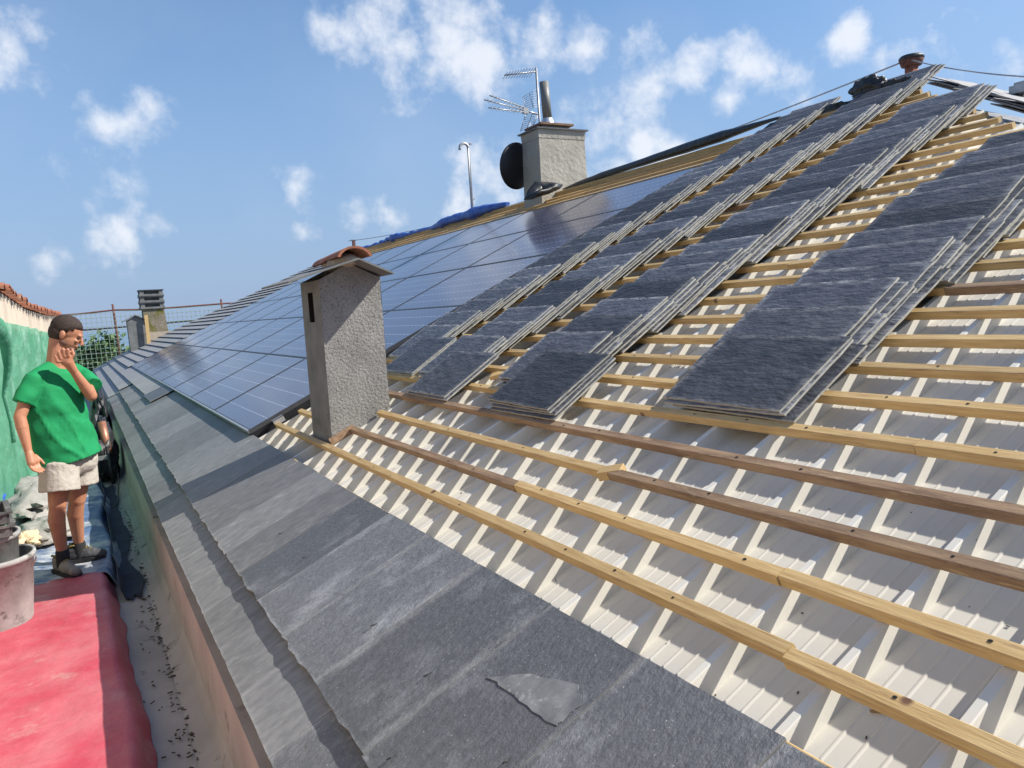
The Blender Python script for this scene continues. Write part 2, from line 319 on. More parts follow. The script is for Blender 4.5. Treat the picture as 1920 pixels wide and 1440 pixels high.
def glass_cells():
    m = bpy.data.materials.new('solar_cells'); m.use_nodes = True; t = m.node_tree; nd = t.nodes; lk = t.links; b = nd['Principled BSDF']
    tc = nd.new('ShaderNodeTexCoord'); sp = nd.new('ShaderNodeSeparateXYZ'); lk.new(tc.outputs['Object'], sp.inputs[0])
    def mth(op, a, b_=None, clamp=False):
        x = nd.new('ShaderNodeMath'); x.operation = op; x.use_clamp = clamp
        for i, q in enumerate((a, b_)):
            if q is None: continue
            if isinstance(q, (int, float)): x.inputs[i].default_value = q
            else: lk.new(q, x.inputs[i])
        return x.outputs[0]
    def line(src, pitch, w, off=0.0):
        a = mth('ADD', src, off+100*pitch); a = mth('MODULO', a, pitch); a = mth('SUBTRACT', a, pitch/2); a = mth('ABSOLUTE', a)
        return mth('GREATER_THAN', a, pitch/2-w)
    x, y = sp.outputs[0], sp.outputs[1]
    rowl = line(x, .1675, .0032); coll = line(y, .0865, .001)
    dash = line(y, .0865, .018)
    fine = line(y, .01922, .0007)
    colA = nd.new('ShaderNodeMix'); colA.data_type = 'RGBA'; colA.inputs[6].default_value = (.085, .083, .125, 1); colA.inputs[7].default_value = (.135, .13, .175, 1)
    lk.new(mth('MAXIMUM', coll, fine), colA.inputs[0])
    colB = nd.new('ShaderNodeMix'); colB.data_type = 'RGBA'; lk.new(colA.outputs[2], colB.inputs[6]); colB.inputs[7].default_value = (.55, .58, .62, 1)
    lk.new(mth('MULTIPLY', rowl, mth('ADD', mth('MULTIPLY', dash, .8), .25)), colB.inputs[0])
    lk.new(colB.outputs[2], b.inputs['Base Color'])
    n = nd.new('ShaderNodeTexNoise'); n.inputs['Scale'].default_value = 1.2; n.inputs['Detail'].default_value = 3; lk.new(tc.outputs['Object'], n.inputs[0])
    r = nd.new('ShaderNodeMapRange'); lk.new(n.outputs[0], r.inputs[0]); r.inputs[3].default_value = .10; r.inputs[4].default_value = .2
    lk.new(r.outputs[0], b.inputs['Roughness']); b.inputs['Specular IOR Level'].default_value = .6
    return m
M['cells'] = glass_cells()

# ================================================================== SETTING
def ground():
    m = MB()
    def f(a, b):
        x = -1500 + 3500*a; y = -60 + 3000*b**2
        d = math.hypot(x, max(y, 0)); z = -9 - .085*max(0, d-25) + 2.0*noise.noise(Vector((x/60, y/60, 0)))*min(1, d/60)
        return Vector((x, y, max(z, -60)))
    m.grid(f, 70, 60)
    tag(m.build('ground', M['grass'], origin=(0, 0, -9)), kind='structure')
    m = MB(); m.face([(-30000, 200, -48), (50000, 200, -48), (50000, 50000, -48), (-30000, 50000, -48)])
    tag(m.build('water', M['sea'], origin=(0, 5000, -48)), kind='structure')
ground()

# ================================================================== THE HOUSE
RU = 6.78; HV = 4.3                     # ridge, near end of ridge
def umax(v): return RU if v >= HV else RU-(HV-v)/math.cos(TH)
XE = P(-.17, 0).x; ZE = P(-.17, 0).z; XR = P(RU, 0).x; ZR = P(RU, 0).z
house = empty('house', (XR, 10, -9), 'slate house with its roof half stripped to battens and cream steel sheet', 'house')
VF0, VF1 = 29.0, 22.6                   # far hip at the eave / at the ridge
def vout(u): return VF0 + (VF1-VF0)*max(0, u)/RU
HS = -.0356; HP = -.0955
def roof_sheet():
    prof = []                           # (v, h) across the trapezoid sheet, pitch .2585
    pitch = .2675; base = 1.050
    k0 = math.floor((-2.2-base)/pitch)
    vv = []
    for k in range(k0, int((6.35-base)/pitch)+1):
        b0 = base + k*pitch
        seq = [(b0-.002, HP-HS), (b0+.005, 0), (b0+.008, .0015), (b0+.026, .0015), (b0+.028, 0), (b0+.031, HP-HS)]
        for j in range(4):
            c = b0 + .069 + j*.052
            seq += [(c-.006, HP-HS), (c-.0015, HP-HS+.0018), (c+.0015, HP-HS+.0018), (c+.006, HP-HS)]
        vv += seq
    vv = [q for q in vv if -2.2 < q[0] < 6.4]
    m = MB(); 
    prev = None
    for (v, h) in vv:
        a = m.bm.verts.new(P(.50, v, HS+h)); c = m.bm.verts.new(P(max(umax(v), .51), v, HS+h))
        if prev: m.bm.faces.new((prev[0], a, c, prev[1]))
        prev = (a, c)
    o = m.build('roof_sheet', M['sheet'], house)
roof_sheet()
def house_shell():
    m = MB()                            # dark deck under everything + back slope + hips
    d = -.13
    A = P(-.17, -2.06, d); B = P(RU, HV, d); C = P(RU, VF1, d); D_ = P(-.17, VF0, d)
    m.face([A, B, C, D_])
    m.build('roof_deck', M['old_pine'], house)
    m = MB(); z0 = P(-.17, 0, d).z; xb = 2*XR-XE
    Bk, Ck = Vector((xb, -2.06, z0)), Vector((xb, VF0, z0))
    m.face([B, Bk, Ck, C]); m.face([A, Bk, B]); m.face([D_, C, Ck])
    m.build('roof_slope', M['slate_laid'], house)
    m = MB()                            # walls
    xw = .36
    m.box(((xw+xb-.01)/2, (VF0-2.06)/2, (-9+z0-.03)/2), xb-.01-xw, VF0+2.06-.6, z0-.03+9)
    m.build('wall', M['floor'], house)
    m = MB(); m.face([(.361, -2, -1.66), (.361, VF0-.5, -1.66), (.33, VF0-.5, -1.73), (.33, -2, -1.73)]); m.face([(.33, -2, -1.73), (.33, VF0-.5, -1.73), (.26, VF0-.5, -1.766), (.26, -2, -1.766)])
    m.build('cove', M['floor'], house)
    m = MB()                            # eave board / concrete lip under the slates
    m.hexa([P(-.16, -2, -.125), P(-.05, -2, -.125), P(-.05, VF0, -.125), P(-.16, VF0, -.125), P(-.165, -2, -.045), P(-.05, -2, -.03), P(-.05, VF0, -.03), P(-.165, VF0, -.045)])
    m.build('eave_board', M['floor'], house)
house_shell()
# ---- battens
def batten(u, v0, v1, mt, h=0.0, w=.038, t=.034, wob=.004, name='roof_batten', parent=house):
    n = max(2, int(abs(v1-v0)/.6)); m = MB(); sd = random.random()*99
    def wv(v): return wob*noise.noise(Vector((v*.5, sd, 0)))*1.5, .002*noise.noise(Vector((v*.8, sd, 5)))
    rings = []
    for i in range(n+1):
        v = v0+(v1-v0)*i/n; du, dh = wv(v)
        c = .0025
        pr = [(-w, -t+c), (-w+c, -t), (-c, -t), (0, -t+c), (0, -c), (-c, 0), (-w+c, 0), (-w, -c)]
        rings.append([m.bm.verts.new(P(u+du+a, v, h+dh+b)) for a, b in pr])
    for i in range(n):
        for k in range(8): m.bm.faces.new((rings[i][k], rings[i][(k+1) % 8], rings[i+1][(k+1) % 8], rings[i+1][k]))
    m.bm.faces.new(rings[0][::-1]); m.bm.faces.new(rings[-1])
    c = P(u, (v0+v1)/2, h-t)
    if u < 2.2 and v0 < 4.5:
        v = v0+.12
        while v < v1-.05:
            if random.random() < .6:
                uu = u-w*random.uniform(.3, .7); r_ = random.uniform(.0035, .005); du, dh = wv(v)
                m.mi = 1; m.face([P(uu+du+r_*math.cos(k*math.pi/4), v+r_*1.3*math.sin(k*math.pi/4), h+dh+.0012) for k in range(8)]); m.mi = 0
            v += .2585
    return m.build(name, [mt, M['dark_hole']], parent, origin=c)
def vof(px, py): return rf(px, py)[1]
NB = 30
for k in range(NB):
    u = .866 + .2037*k
    ue = u
    vmin = HV-(RU-u)*math.cos(TH)+.05 if u < RU else HV
    vmax = 6.12
    p, q = M['pine'], M['old_pine']
    if k == 0: segs = [(vmin, vof(1480, 1215), p), (vof(1480, 1215), 6.15, p)]
    elif k == 1: segs = [(vmin, vof(1462, 1075), p), (vof(1462, 1075), vof(970, 905), p), (vof(970, 905), 4.80, q)]
    elif k == 2: segs = [(vmin, vof(1140, 885), q), (vof(1140, 885), 4.80, p)]
    elif k == 3: segs = [(vmin, .95, p), (.95, 6.1, q)]
    elif k in (26, 27, 28, 29): segs = [(vmin, 9.0, p), (9.0, 14.2, p), (14.2, 21.5, p)]
    else:
        j = random.uniform(vmin+.6, 5.2)
        segs = [(vmin, j, random.choice([p, p, p, p, p, q])), (j, vmax, random.choice([p, p, p, q]))]
    for a, b, mt in segs:
        if b-a > .05: batten(u+random.uniform(-.004, .004), a+.002, b-.002, mt, h=random.uniform(-.0015, .0015))
batten(.662, -2, 6.1, M['pine'], h=-.007, t=.028)
batten(1.068, 5.29, 6.14, M['pine']); batten(1.272, 5.29, 6.14, M['pine'])
# timber trim round the front chimney
# ridge boards visible beyond the panels
batten(6.79, 4.45, 22.0, M['pine'], h=.03, w=.03, t=.11)

# ---- laid slates
RM = Matrix((U, Y, N)).transposed()     # columns: local x = upslope, y = along eave, z = normal
def basis(u, v, h): return Matrix.Translation(P(u, v, h)) @ RM.to_4x4()
def slate_poly(l, w, chip=.006, n=7):
    pts = []
    for i in range(n+1): pts.append((random.uniform(-chip, chip)*.5, w*i/n-w/2))
    pts += [(l, w/2), (l, -w/2)]
    pts = pts[:n+1] + [(l, w/2-.0), (l, -w/2)]
    return pts
def laid(u, v, l, w, h0, h1, mt, t=.007, chip=.006, thick_mat=True):
    """one laid slate: lower edge at u, h0; upper end u+l at h1"""
    m = MB(); m.prism([Vector((a, b, 0)) for a, b in slate_poly(l, w, chip)], Vector((0, 0, t)), 0, 1)
    o = m.build('roof_slate', [mt, M['slate_side']], origin=(0, 0, 0)); o.parent = house
    o.matrix_local = Matrix.Translation(-house.location) @ basis(u, v, h0) @ Matrix.Rotation(-math.atan((h1-h0)/l), 4, 'Y') @ Matrix.Rotation(random.uniform(-.003, .003), 4, 'X') @ Matrix.Rotation(random.uniform(-.003, .003), 4, 'Z')
    return o
cnt = 0
B_seams = [.585, 1.017, 1.447, 1.868, 2.335, 2.767, 3.194, 3.60, 3.96, 4.38, 4.80, 5.2, 5.62]
while B_seams[-1] < 19.5: B_seams.append(B_seams[-1]+.42)
B_seams = [-.25, .165]+B_seams
def ub(v): return .02+.006*max(0, v-5)
def ua(v): return -.185+.0055*max(0, v-5)
for a, b in zip(B_seams[:-1], B_seams[1:]):
    w = b-a-.003; mt = M['slate_laid'] if b < 3.7 else M['slate_dusty_sheen']
    if b > 16: break
    hi = random.uniform(-.002, .003)
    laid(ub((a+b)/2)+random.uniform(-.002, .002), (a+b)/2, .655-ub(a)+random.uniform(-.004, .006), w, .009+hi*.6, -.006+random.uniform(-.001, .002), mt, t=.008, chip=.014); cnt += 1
A_seams = [x*.437+.0 for x in range(0, 42)]
for a, b in zip(A_seams[:-1], A_seams[1:]):
    if b > 16: break
    laid(ua(a), (a+b)/2, .50, b-a-.003, -.018+random.uniform(0, .003), -.014, M['slate_laid'] if b < 2.4 else M['slate_dusty_sheen'], t=.007, chip=.004); cnt += 1
# patch of raised darker slates below the panels
for i, (a, b) in enumerate([(11.5, 12.1), (12.1, 12.7)]):
    laid(.31, (a+b)/2, .55, b-a-.005, .032, .016, M['slate_dark'], t=.008); cnt += 1
# the rest of the laid slates (far strip and verge) as one covering
m = MB()
def addslate(m, u, v, l, w, h0, h1, t=.008, chip=.005):
    poly = [P(u+a, v+b, h0+(h1-h0)*(a/l)) for a, b in slate_poly(l, w, chip, 4)]
    m.prism(poly, N*t, 0, 1)
for (ua0, hh, vs, ve) in ((-.12, -.018, 16, 29), (.10, .012, 16, 28.5), (.34, .030, 12.7, 28.3)):
    v = vs
    while v < ve-.2:
        addslate(m, ua0, v+.21, .5, .415, hh, hh-.02); v += .42
k = 0; u = .56
while u < 6.6:
    vo = vout(u); v = 20.2
    while v < vo-.1:
        w = min(.5, vo-v); addslate(m, u, v+w/2, .42, w-.004, .055, .008); v += .5
    u += .235; k += 1
o = m.build('slate_covering', [M['slate_cover'], M['slate_side']], house); tag(o, kind='stuff')
# marker writing on the sheet
def writing():
    m = MB(); s = .012
    uv0 = rf(1268, 690, HP)
    strokes = {'C': [(1, 1), (.4, 1.1), (0, .6), (.3, 0), (1, .1)], 'A': [(0, 0), (.5, 1.1), (1, 0)], 'B': [(0, 0), (0, 1), (.7, .8), (.1, .5), (.8, .2), (0, 0)], 'S': [(1, 1), (.3, 1), (.2, .6), (.9, .4), (.7, 0), (0, 0)]}
    for i, ch in enumerate('CABS'):
        pts = []
        for (a, b) in strokes[ch]: pts.append(P(uv0[0]+(1-b)*s*1.6, uv0[1]+.05-i*.028-a*s*1.5, HP+.003))
        m.tube(pts, .0012, 5)
    m.build('marker_note', M['chalk'], house)
writing()

# ================================================================== SOLAR PANELS
PH = .05
ordn = ['first', 'second', 'third', 'fourth', 'fifth', 'sixth', 'seventh', 'eighth', 'ninth', 'tenth', 'eleventh', 'twelfth', 'thirteenth', 'fourteenth', 'fifteenth', 'sixteenth', 'seventeenth', 'eighteenth', 'nineteenth', 'twentieth', 'twenty-first', 'twenty-second', 'twenty-third', 'twenty-fourth', 'twenty-fifth', 'twenty-sixth', 'twenty-seventh', 'twenty-eighth', 'twenty-ninth', 'thirtieth']
def make_panel():
    r = bpy.data.objects.new('solar_panel', None); COL.objects.link(r); r.empty_display_size = .2
    L, Wd, t = 1.026, 1.755, .035
    m = MB(); fw = .011
    for (cx, cy, sx, sy) in ((fw/2, 0, fw, Wd), (L-fw/2, 0, fw, Wd), (L/2, -Wd/2+fw/2, L-2*fw, fw), (L/2, Wd/2-fw/2, L-2*fw, fw)):
        m.box((cx, cy, t/2), sx, sy, t)
    fr = m.build('frame', M['frame'], origin=(0, 0, 0)); fr.parent = r
    m = MB(); m.box((L/2, 0, t-.006), L-2*fw, Wd-2*fw, .006)
    g = m.build('glass', M['cells'], origin=(0, 0, 0)); g.parent = r
    m = MB(); m.box((L/2, 0, .008), L-.06, Wd-.06, .006)
    g = m.build('backsheet', M['black_metal'], origin=(0, 0, 0)); g.parent = r
    return r
p0 = make_panel(); kids = list(p0.children)
rown = ['bottom', 'second', 'middle', 'fourth', 'top']
first = True
for r_ in range(5):
    for c_ in range(8):
        u = .655+1.034*r_; v = 6.2+.89+1.772*c_
        if first: o = p0; first = False
        else:
            o = p0.copy(); COL.objects.link(o)
            for ch in kids:
                x = ch.copy(); COL.objects.link(x); x.parent = o
        o.matrix_world = basis(u, v, PH-.035+random.uniform(-.001, .001))
        w = {0: 'bottom row', 1: 'second row', 2: 'middle row', 3: 'fourth row', 4: 'top row'}[r_]
        tag(o, 'dark blue solar panel in the %s, %s from the loose slates' % (w, ordn[c_]), 'solar panel', 'solar panels on the slate roof')
# mounting rails under the array (black gap at its right edge) and white end clamps
for i in range(10):
    u = .655+.25+.517*i
    if u > 5.8: break
    m = MB(); m.box((0, 6.9, 0), .04, 13.6, .022)
    o = m.build('mounting_rail', M['black_metal'], origin=(0, 0, 0)); o.matrix_world = basis(u, 6.3, PH-.049)
    w = ordn[i]
    tag(o, 'black mounting rail under the solar panels, %s up from the eave slates' % w, 'rail', 'rails carrying the solar panels')
for i in range(6):
    u = .655+.09+1.0*i if i else .655+.22
    m = MB(); m.box((0, 0, .02), .09, .05, .006); m.box((0, -.022, 0), .09, .006, .045)
    o = m.build('mounting_bracket', M['alu'], origin=(0, 0, 0)); o.matrix_world = basis(u, 6.17, PH-.045)
    tag(o, 'white end bracket at the right edge of the solar panels, %s from the bottom' % ordn[i], 'bracket', 'end brackets of the solar panels')
m = MB()
m.hexa([P(.66, 6.205, -.1), P(5.8, 6.205, -.1), P(5.8, 6.225, -.1), P(.66, 6.225, -.1), P(.66, 6.205, PH-.037), P(5.8, 6.205, PH-.037), P(5.8, 6.225, PH-.037), P(.66, 6.225, PH-.037)])
tag(m.build('side_flashing', M['black_metal']), 'black strip closing the right side of the solar panels', 'flashing')
m = MB(); q_ = [P(.640, 6.22, PH-.03), P(.653, 6.22, PH-.03), P(.653, 20.3, PH-.03), P(.640, 20.3, PH-.03)]; m.prism(q_, N*.0305)
tag(m.build('bottom_trim', M['trim']), 'thin silver strip along the bottom edge of the solar panels', 'trim')

# ================================================================== LOOSE SLATES
def loose_mesh(i, l=.43, w=.61, t=.0085):
    random.seed(100+i); m = MB(); n = 9; pts = []
    c = .0018
    for k in range(n): pts.append((random.uniform(-c, c), -w/2+w*k/n))
    for k in range(n): pts.append((l*k/n, w/2+random.uniform(-c, c)))
    for k in range(n): pts.append((l+random.uniform(-c, c)*(.4), w/2-w*k/n))
    for k in range(n): pts.append((l-l*k/n, -w/2+random.uniform(-c, c)))
    m.prism([Vector((a, b, 0)) for a, b in pts], Vector((0, 0, t)), 0, 1)
    o = m.build('loose_slate', [M['slate_loose'], M['slate_edge']], origin=(0, 0, 0)); return o
protos = [loose_mesh(i) for i in range(7)]
random.seed(11)
used = set(); slate_n = 0
cols = [('left column beside the solar panels', 1.68, 5.72, 5.38, 26), ('second column from the solar panels', 1.475, 4.67, 4.44, 27),
        ('third column from the solar panels', 1.475, 3.52, 3.32, 22), ('right column', 1.685, 2.17, 2.13, 14)]
def place(o, u, v, h, tilt, rot, flip=False):
    m = basis(u, v, h) @ Matrix.Rotation(-tilt, 4, 'Y') @ Matrix.Rotation(rot, 4, 'Z')
    o.matrix_world = m
TL = math.atan(.13)
for ci, (cn, u0, va, vb, npile) in enumerate(cols):
    for k in range(npile):
        u = u0+.2037*k
        if ci == 0: vc = 5.38+(.36 if k else 0)*1.0
        else: vc = va if k == 0 else va-(va-vb)*0+ (0 if k < 1 else .0)
        if ci == 0: vc = 5.40 if k == 0 else 5.73
        elif ci == 1: vc = 4.46 if k == 0 else 4.68
        elif ci == 2: vc = 3.33 if k == 0 else 3.54
        else: vc = 2.13 if k == 0 else 2.20
        n = (3, 3, 4, 4)[ci] if k else (2, 2, 3, 3)[ci]
        if random.random() < (.15, .3, .15, .25)[ci]: n += 1
        if random.random() < .18 and k: n -= 1
        if umax(vc) < u+(.0 if ci < 2 else .45): break
        vc += random.uniform(-.02, .02); sh = random.uniform(-.012, .012); ro = random.uniform(-.012, .012)
        for i in range(n):
            idx = random.randrange(7)
            if idx not in used: o = protos[idx]; used.add(idx)
            else: o = protos[idx].copy(); COL.objects.link(o)
            j = n-1-i
            place(o, u-.012+random.uniform(-.006, .012)+(.012*i), vc+.03-.030*j+random.uniform(-.014, .014)+sh, .002+i*.0094, TL+random.uniform(-.006, .010), random.uniform(-.022, .022)+ro)
            pos = {0: 'bottom', n-1: 'top'}.get(i, ordn[i])
            tag(o, 'dark riven slate, %s of the %s pile up the %s' % (pos, ordn[k], cn), 'slate', 'loose slates piled in columns on the battens')
            slate_n += 1
# slates piled on the far side of the near hip
pale = []
for i in range(1):
    o = loose_mesh(20+i); o.data.materials[0] = M['slate_sunlit']; o.data.materials[1] = M['slate_side']; pale.append(o)
random.seed(5)
Nh = Vector((0, -math.sin(TH), math.cos(TH))); Uh = Vector((0, math.cos(TH), math.sin(TH)))
for g in range(4):
    s = .10+.62*g
    for i in range(5 if g < 3 else 4):
        o = pale[0].copy() if (g or i) else pale[0]
        if g or i: COL.objects.link(o)
        base = Vector((XR-s+.05, HV-s*1.0+.10, ZR-s*math.tan(TH))) + Nh*(.07+i*.0115) + Vector((random.uniform(-.02, .02)+.30, random.uniform(-.02, .02), 0))
        Rm = Matrix((-Uh, Vector((1, 0, 0)), Nh)).transposed().to_4x4()
        o.matrix_world = Matrix.Translation(base) @ Rm @ Matrix.Rotation(random.uniform(-.03, .03), 4, 'Z') @ Matrix.Rotation(.05, 4, 'Y')
        tag(o, 'pale topped slate, %s in the %s pile down the hip right of the clay pipe' % (ordn[i], ordn[g]), 'slate', 'slates piled along the hip at top right')
# small offcuts of timber
def offcut(px, py, l, w, t, rot, label, h=.0):
    u, v = rf(px, py, h); m = MB(); m.box((0, 0, t/2), w, l, t)
    bmesh.ops.bevel(m.bm, geom=m.bm.edges[:], offset=.002, segments=1, affect='EDGES')
    o = m.build('wood_block', M['pine'], origin=(0, 0, 0)); o.matrix_world = basis(u, v, h) @ Matrix.Rotation(rot, 4, 'Z')
    tag(o, label, 'wood block', 'timber offcuts on the roof')
offcut(1150, 893, .10, .05, .035, .5, 'pale timber offcut lying against the third batten near the middle', -.034)
offcut(1508, 500, .16, .05, .03, .05, 'yellow timber offcut between the two right columns of slates', .0)
offcut(1110, 500, .13, .05, .03, .1, 'yellow timber offcut between the two left columns of slates', .0)
offcut(1088, 521, .10, .05, .03, -.2, 'small timber offcut just below the one between the left slate columns', .0)
offcut(940, 705, .13, .06, .025, .6, 'timber offcut below the second column of slates beside a batten end', -.03)
m = MB(); a = rf(1640, 1340, HP)
m.prism([P(a[0]+.0, a[1]+.01, HP), P(a[0]+.03, a[1]-.02, HP), P(a[0]+.03, a[1]-.032, HP), P(a[0]+.01, a[1]-.012, HP)], N*.008)
tag(m.build('wood_splinter', M['old_pine']), 'dark wood splinter poking from under the lowest batten', 'splinter')
# broken slate flake on the nearest eave slates
c = [rf(*p) for p in ((918, 1275), (1000, 1268), (1085, 1290), (1095, 1325), (1068, 1345), (1045, 1368), (990, 1330), (940, 1290))]
cc = []
for i in range(len(c)):
    p_, q_ = c[i], c[(i+1) % len(c)]
    for j in range(4): cc.append((p_[0]+(q_[0]-p_[0])*j/4+random.uniform(-.004, .004), p_[1]+(q_[1]-p_[1])*j/4+random.uniform(-.004, .004)))
m = MB(); m.prism([P(u, v, .012-(u-.02)*.022+.0045) for u, v in cc], N*.003)
tag(m.build('slate_flake', M['slate_chip']), 'broken pale slate flake lying on the nearest eave slates', 'slate flake')
# slate hooks
hooks = [(705, 1178), (806, 1272), (575, 1050), (530, 1005), (955, 1435), (740, 1430)]
for i, (px, py) in enumerate(hooks):
    u, v = rf(px, py); m = MB(); hz = .018-.022*(u-.02)
    m.tube([P(u+.012, v, hz+.001), P(u-.004, v, hz+.003), P(u-.012, v-.004, hz+.008), P(u-.008, v-.012, hz+.012), P(u+.004, v-.012, hz+.008)], .0013, 6)
    w = ['beside the middle seam', 'above the flake', 'far from the camera', 'farthest from the camera', 'at the bottom edge of the picture', 'low near the course edge'][i]
    tag(m.build('slate_hook', M['black_metal']), 'small wire slate hook on the eave slates, %s' % w, 'hook', 'wire hooks holding eave slates')

# ================================================================== FRONT CHIMNEY
def plane(m, pts, mi=0): m.face(pts, mi)
def front_chimney():
    x0, x1, y0, y1 = 1.345, 1.742, 4.816, 5.27; zt = .24
    r = empty('chimney', (1.55, 5.04, -.75), 'grey rendered chimney with a slate cap and curved clay tile, standing among the battens', 'chimney', 'chimneys')
    m = MB(); zb = -.95; zr = .335; xm = (x0+x1)/2
    n = 14
    # front/back gabled faces as subdivided quads, with an opening in the downslope face
    def fr(y, flip):
        def f(a, b):
            x = x0+(x1-x0)*a; top = zt+(zr-zt)*(1-abs(x-xm)/((x1-x0)/2)); z = zb+(top-zb)*b
            return Vector((x, y+.004*noise.noise(Vector((x*6, z*6, y))), z))
        m.grid(f, 10, 24, smooth=False, mi=0)
    fr(y0, 0); fr(y1, 1)
    m.grid(lambda a, b: Vector((x1, y0+(y1-y0)*a, zb+(zt-zb)*b)), 4, 12, False, 0)
    # downslope (x0) face with slot
    ys0, ys1 = y0+.17, y0+.29; zs0, zs1 = -.02, .17
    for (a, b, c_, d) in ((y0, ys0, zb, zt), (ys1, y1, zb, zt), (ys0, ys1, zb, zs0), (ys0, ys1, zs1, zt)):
        m.face([(x0, a, c_), (x0, b, c_), (x0, b, d), (x0, a, d)], 1)  # darker grey puts this side's shade into its colour
    for q in ([(x0, ys0, zs0), (x0, ys1, zs0), (x0+.1, ys1, zs0), (x0+.1, ys0, zs0)], [(x0, ys0, zs1), (x0, ys1, zs1), (x0+.1, ys1, zs1), (x0+.1, ys0, zs1)],
              [(x0, ys0, zs0), (x0, ys0, zs1), (x0+.1, ys0, zs1), (x0+.1, ys0, zs0)], [(x0, ys1, zs0), (x0, ys1, zs1), (x0+.1, ys1, zs1), (x0+.1, ys1, zs0)],
              [(x0+.1, ys0, zs0), (x0+.1, ys1, zs0), (x0+.1, ys1, zs1), (x0+.1, ys0, zs1)]): m.face(q, 2)
    m.build('stack', [M['render'], M['render_smooth'], M['dark_hole']], r, recalc=True)
    m = MB(); ya = y0-.20; yb_ = y1+.10; ap = aty(650, 492, ya)
    for px, py in ((738, 512), (541, 529)):
        e = aty(px, py, ya); az = zr+.008; ax = xm
        m.hexa([(ax, ya, az), (e.x, ya, e.z-.006), (e.x, yb_, e.z-.006), (ax, yb_, az), (ax, ya, az+.011), (e.x, ya, e.z+.005), (e.x, yb_, e.z+.005), (ax, yb_, az+.011)])
    m.build('cap_slate', [M['render_smooth']], r)
    # curved clay ridge tile with mortar
    m = MB(); 
    def arc(rad, y, a0=15, a1=165, k=14): return [Vector((xm+rad*math.cos(R(a0+(a1-a0)*i/k)), y, zr-.02+rad*.75*math.sin(R(a0+(a1-a0)*i/k)))) for i in range(k+1)]
    for (ya, yb, ra, rb, dz) in ((y0-.14, y0+.22, .115, .10, .03), (y0+.18, y1+.06, .115, .10, .018)):
        o1, o2 = arc(ra, ya), arc(rb, yb); i1, i2 = arc(ra-.018, ya), arc(rb-.018, yb)
        for q in (o1, o2, i1, i2):
            for p in q: p.z += dz
        for i in range(14):
            m.face([o1[i], o1[i+1], o2[i+1], o2[i]], smooth=True); m.face([i1[i], i2[i], i2[i+1], i1[i+1]]); m.face([o1[i], i1[i], i1[i+1], o1[i+1]]); m.face([o2[i], o2[i+1], i2[i+1], i2[i]])
    m.build('clay_tile', M['terracotta'], r)
    m = MB(); m.ell((xm, (y0+y1)/2-.03, zr+.02), (.088, (y1-y0)/2+.07, .058)); m.build('mortar_bed', M['mortar'], r)
front_chimney()
m = MB(); a = P(.90, 4.80, -.03); b = P(1.04, 4.80, -.03)
m.prism([P(.885, 4.812, -.03), P(1.06, 4.812, -.03), P(1.06, 4.795, -.03), P(.885, 4.795, -.03)], N*.045)
tag(m.build('timber_strip', M['old_pine']), 'short dark timber strip at the foot of the nearest chimney', 'timber strip')

# ================================================================== RIDGE: chimney, dish, aerials, pole, tarps, wire
def ridge_chimney():
    x0, x1, y0, y1 = 6.41, 7.26, 10.3, 10.82; zt = 2.66
    r = empty('chimney', ((x0+x1)/2, (y0+y1)/2, 1.5), 'pale rendered chimney on the ridge with a grey flue pipe and aerials behind', 'chimney', 'chimneys')
    m = MB()
    def lp(s, z): return [(x0-s, y0-s, z), (x1+s, y0-s, z), (x1+s, y1+s, z), (x0-s, y1+s, z)]
    m.hexa(lp(0.012, 1.3)+lp(-.008, zt-.13)); m.hexa(lp(-.002, zt-.129)+lp(.006, zt))
    m.build('stack', M['render_pale'], r)
    m = MB(); m.hexa(lp(.04, zt+.001)+lp(.045, zt+.022)); m.build('coping', M['render_smooth'], r)
    m = MB(); cx = x0+.36; cy = (y0+y1)/2
    m.box((cx, cy, zt+.05), .44, .36, .055); m.build('collar_block', M['concrete'], r)
    m = MB(); m.box((cx, cy, zt+.093), .60, .50, .03); m.build('top_slab', M['brown_slab'], r)
    m = MB(); m.lathe((cx-.02, cy, zt+.108), [(.001, 0), (.13, 0), (.115, .02), (.085, .11), (.08, .12), (.001, .12)], 24); m.build('flashing', M['alu'], r)
    m = MB(); m.tube([(cx-.02, cy, zt+.22), (cx-.05, cy, zt+.78)], .072, 20); m.build('flue', M['pole_grey'], r)
ridge_chimney()
def dish():
    c = aty(960, 308, 10.75); m = MB()
    ax = Vector((-.25, .95, .15)).normalized().to_track_quat('Z', 'Y').to_matrix()
    rr = .36
    prof = [(.001, -.05)]+[(rr*i/8, -.05+.06*(i/8)**2) for i in range(1, 9)]+[(rr, .02)]+[(rr*i/8-.004, -.04+.055*(i/8)**2) for i in range(8, 0, -1)]
    m.lathe(c+Vector((.16, .12, 0)), prof, 30, ax)
    m.tube([c+Vector((.16, .12, 0)), c+Vector((.42, .05, -.02))], .02, 8)
    tag(m.build('satellite_dish', M['black_metal']), 'black satellite dish fixed behind the ridge chimney', 'satellite dish')
dish()
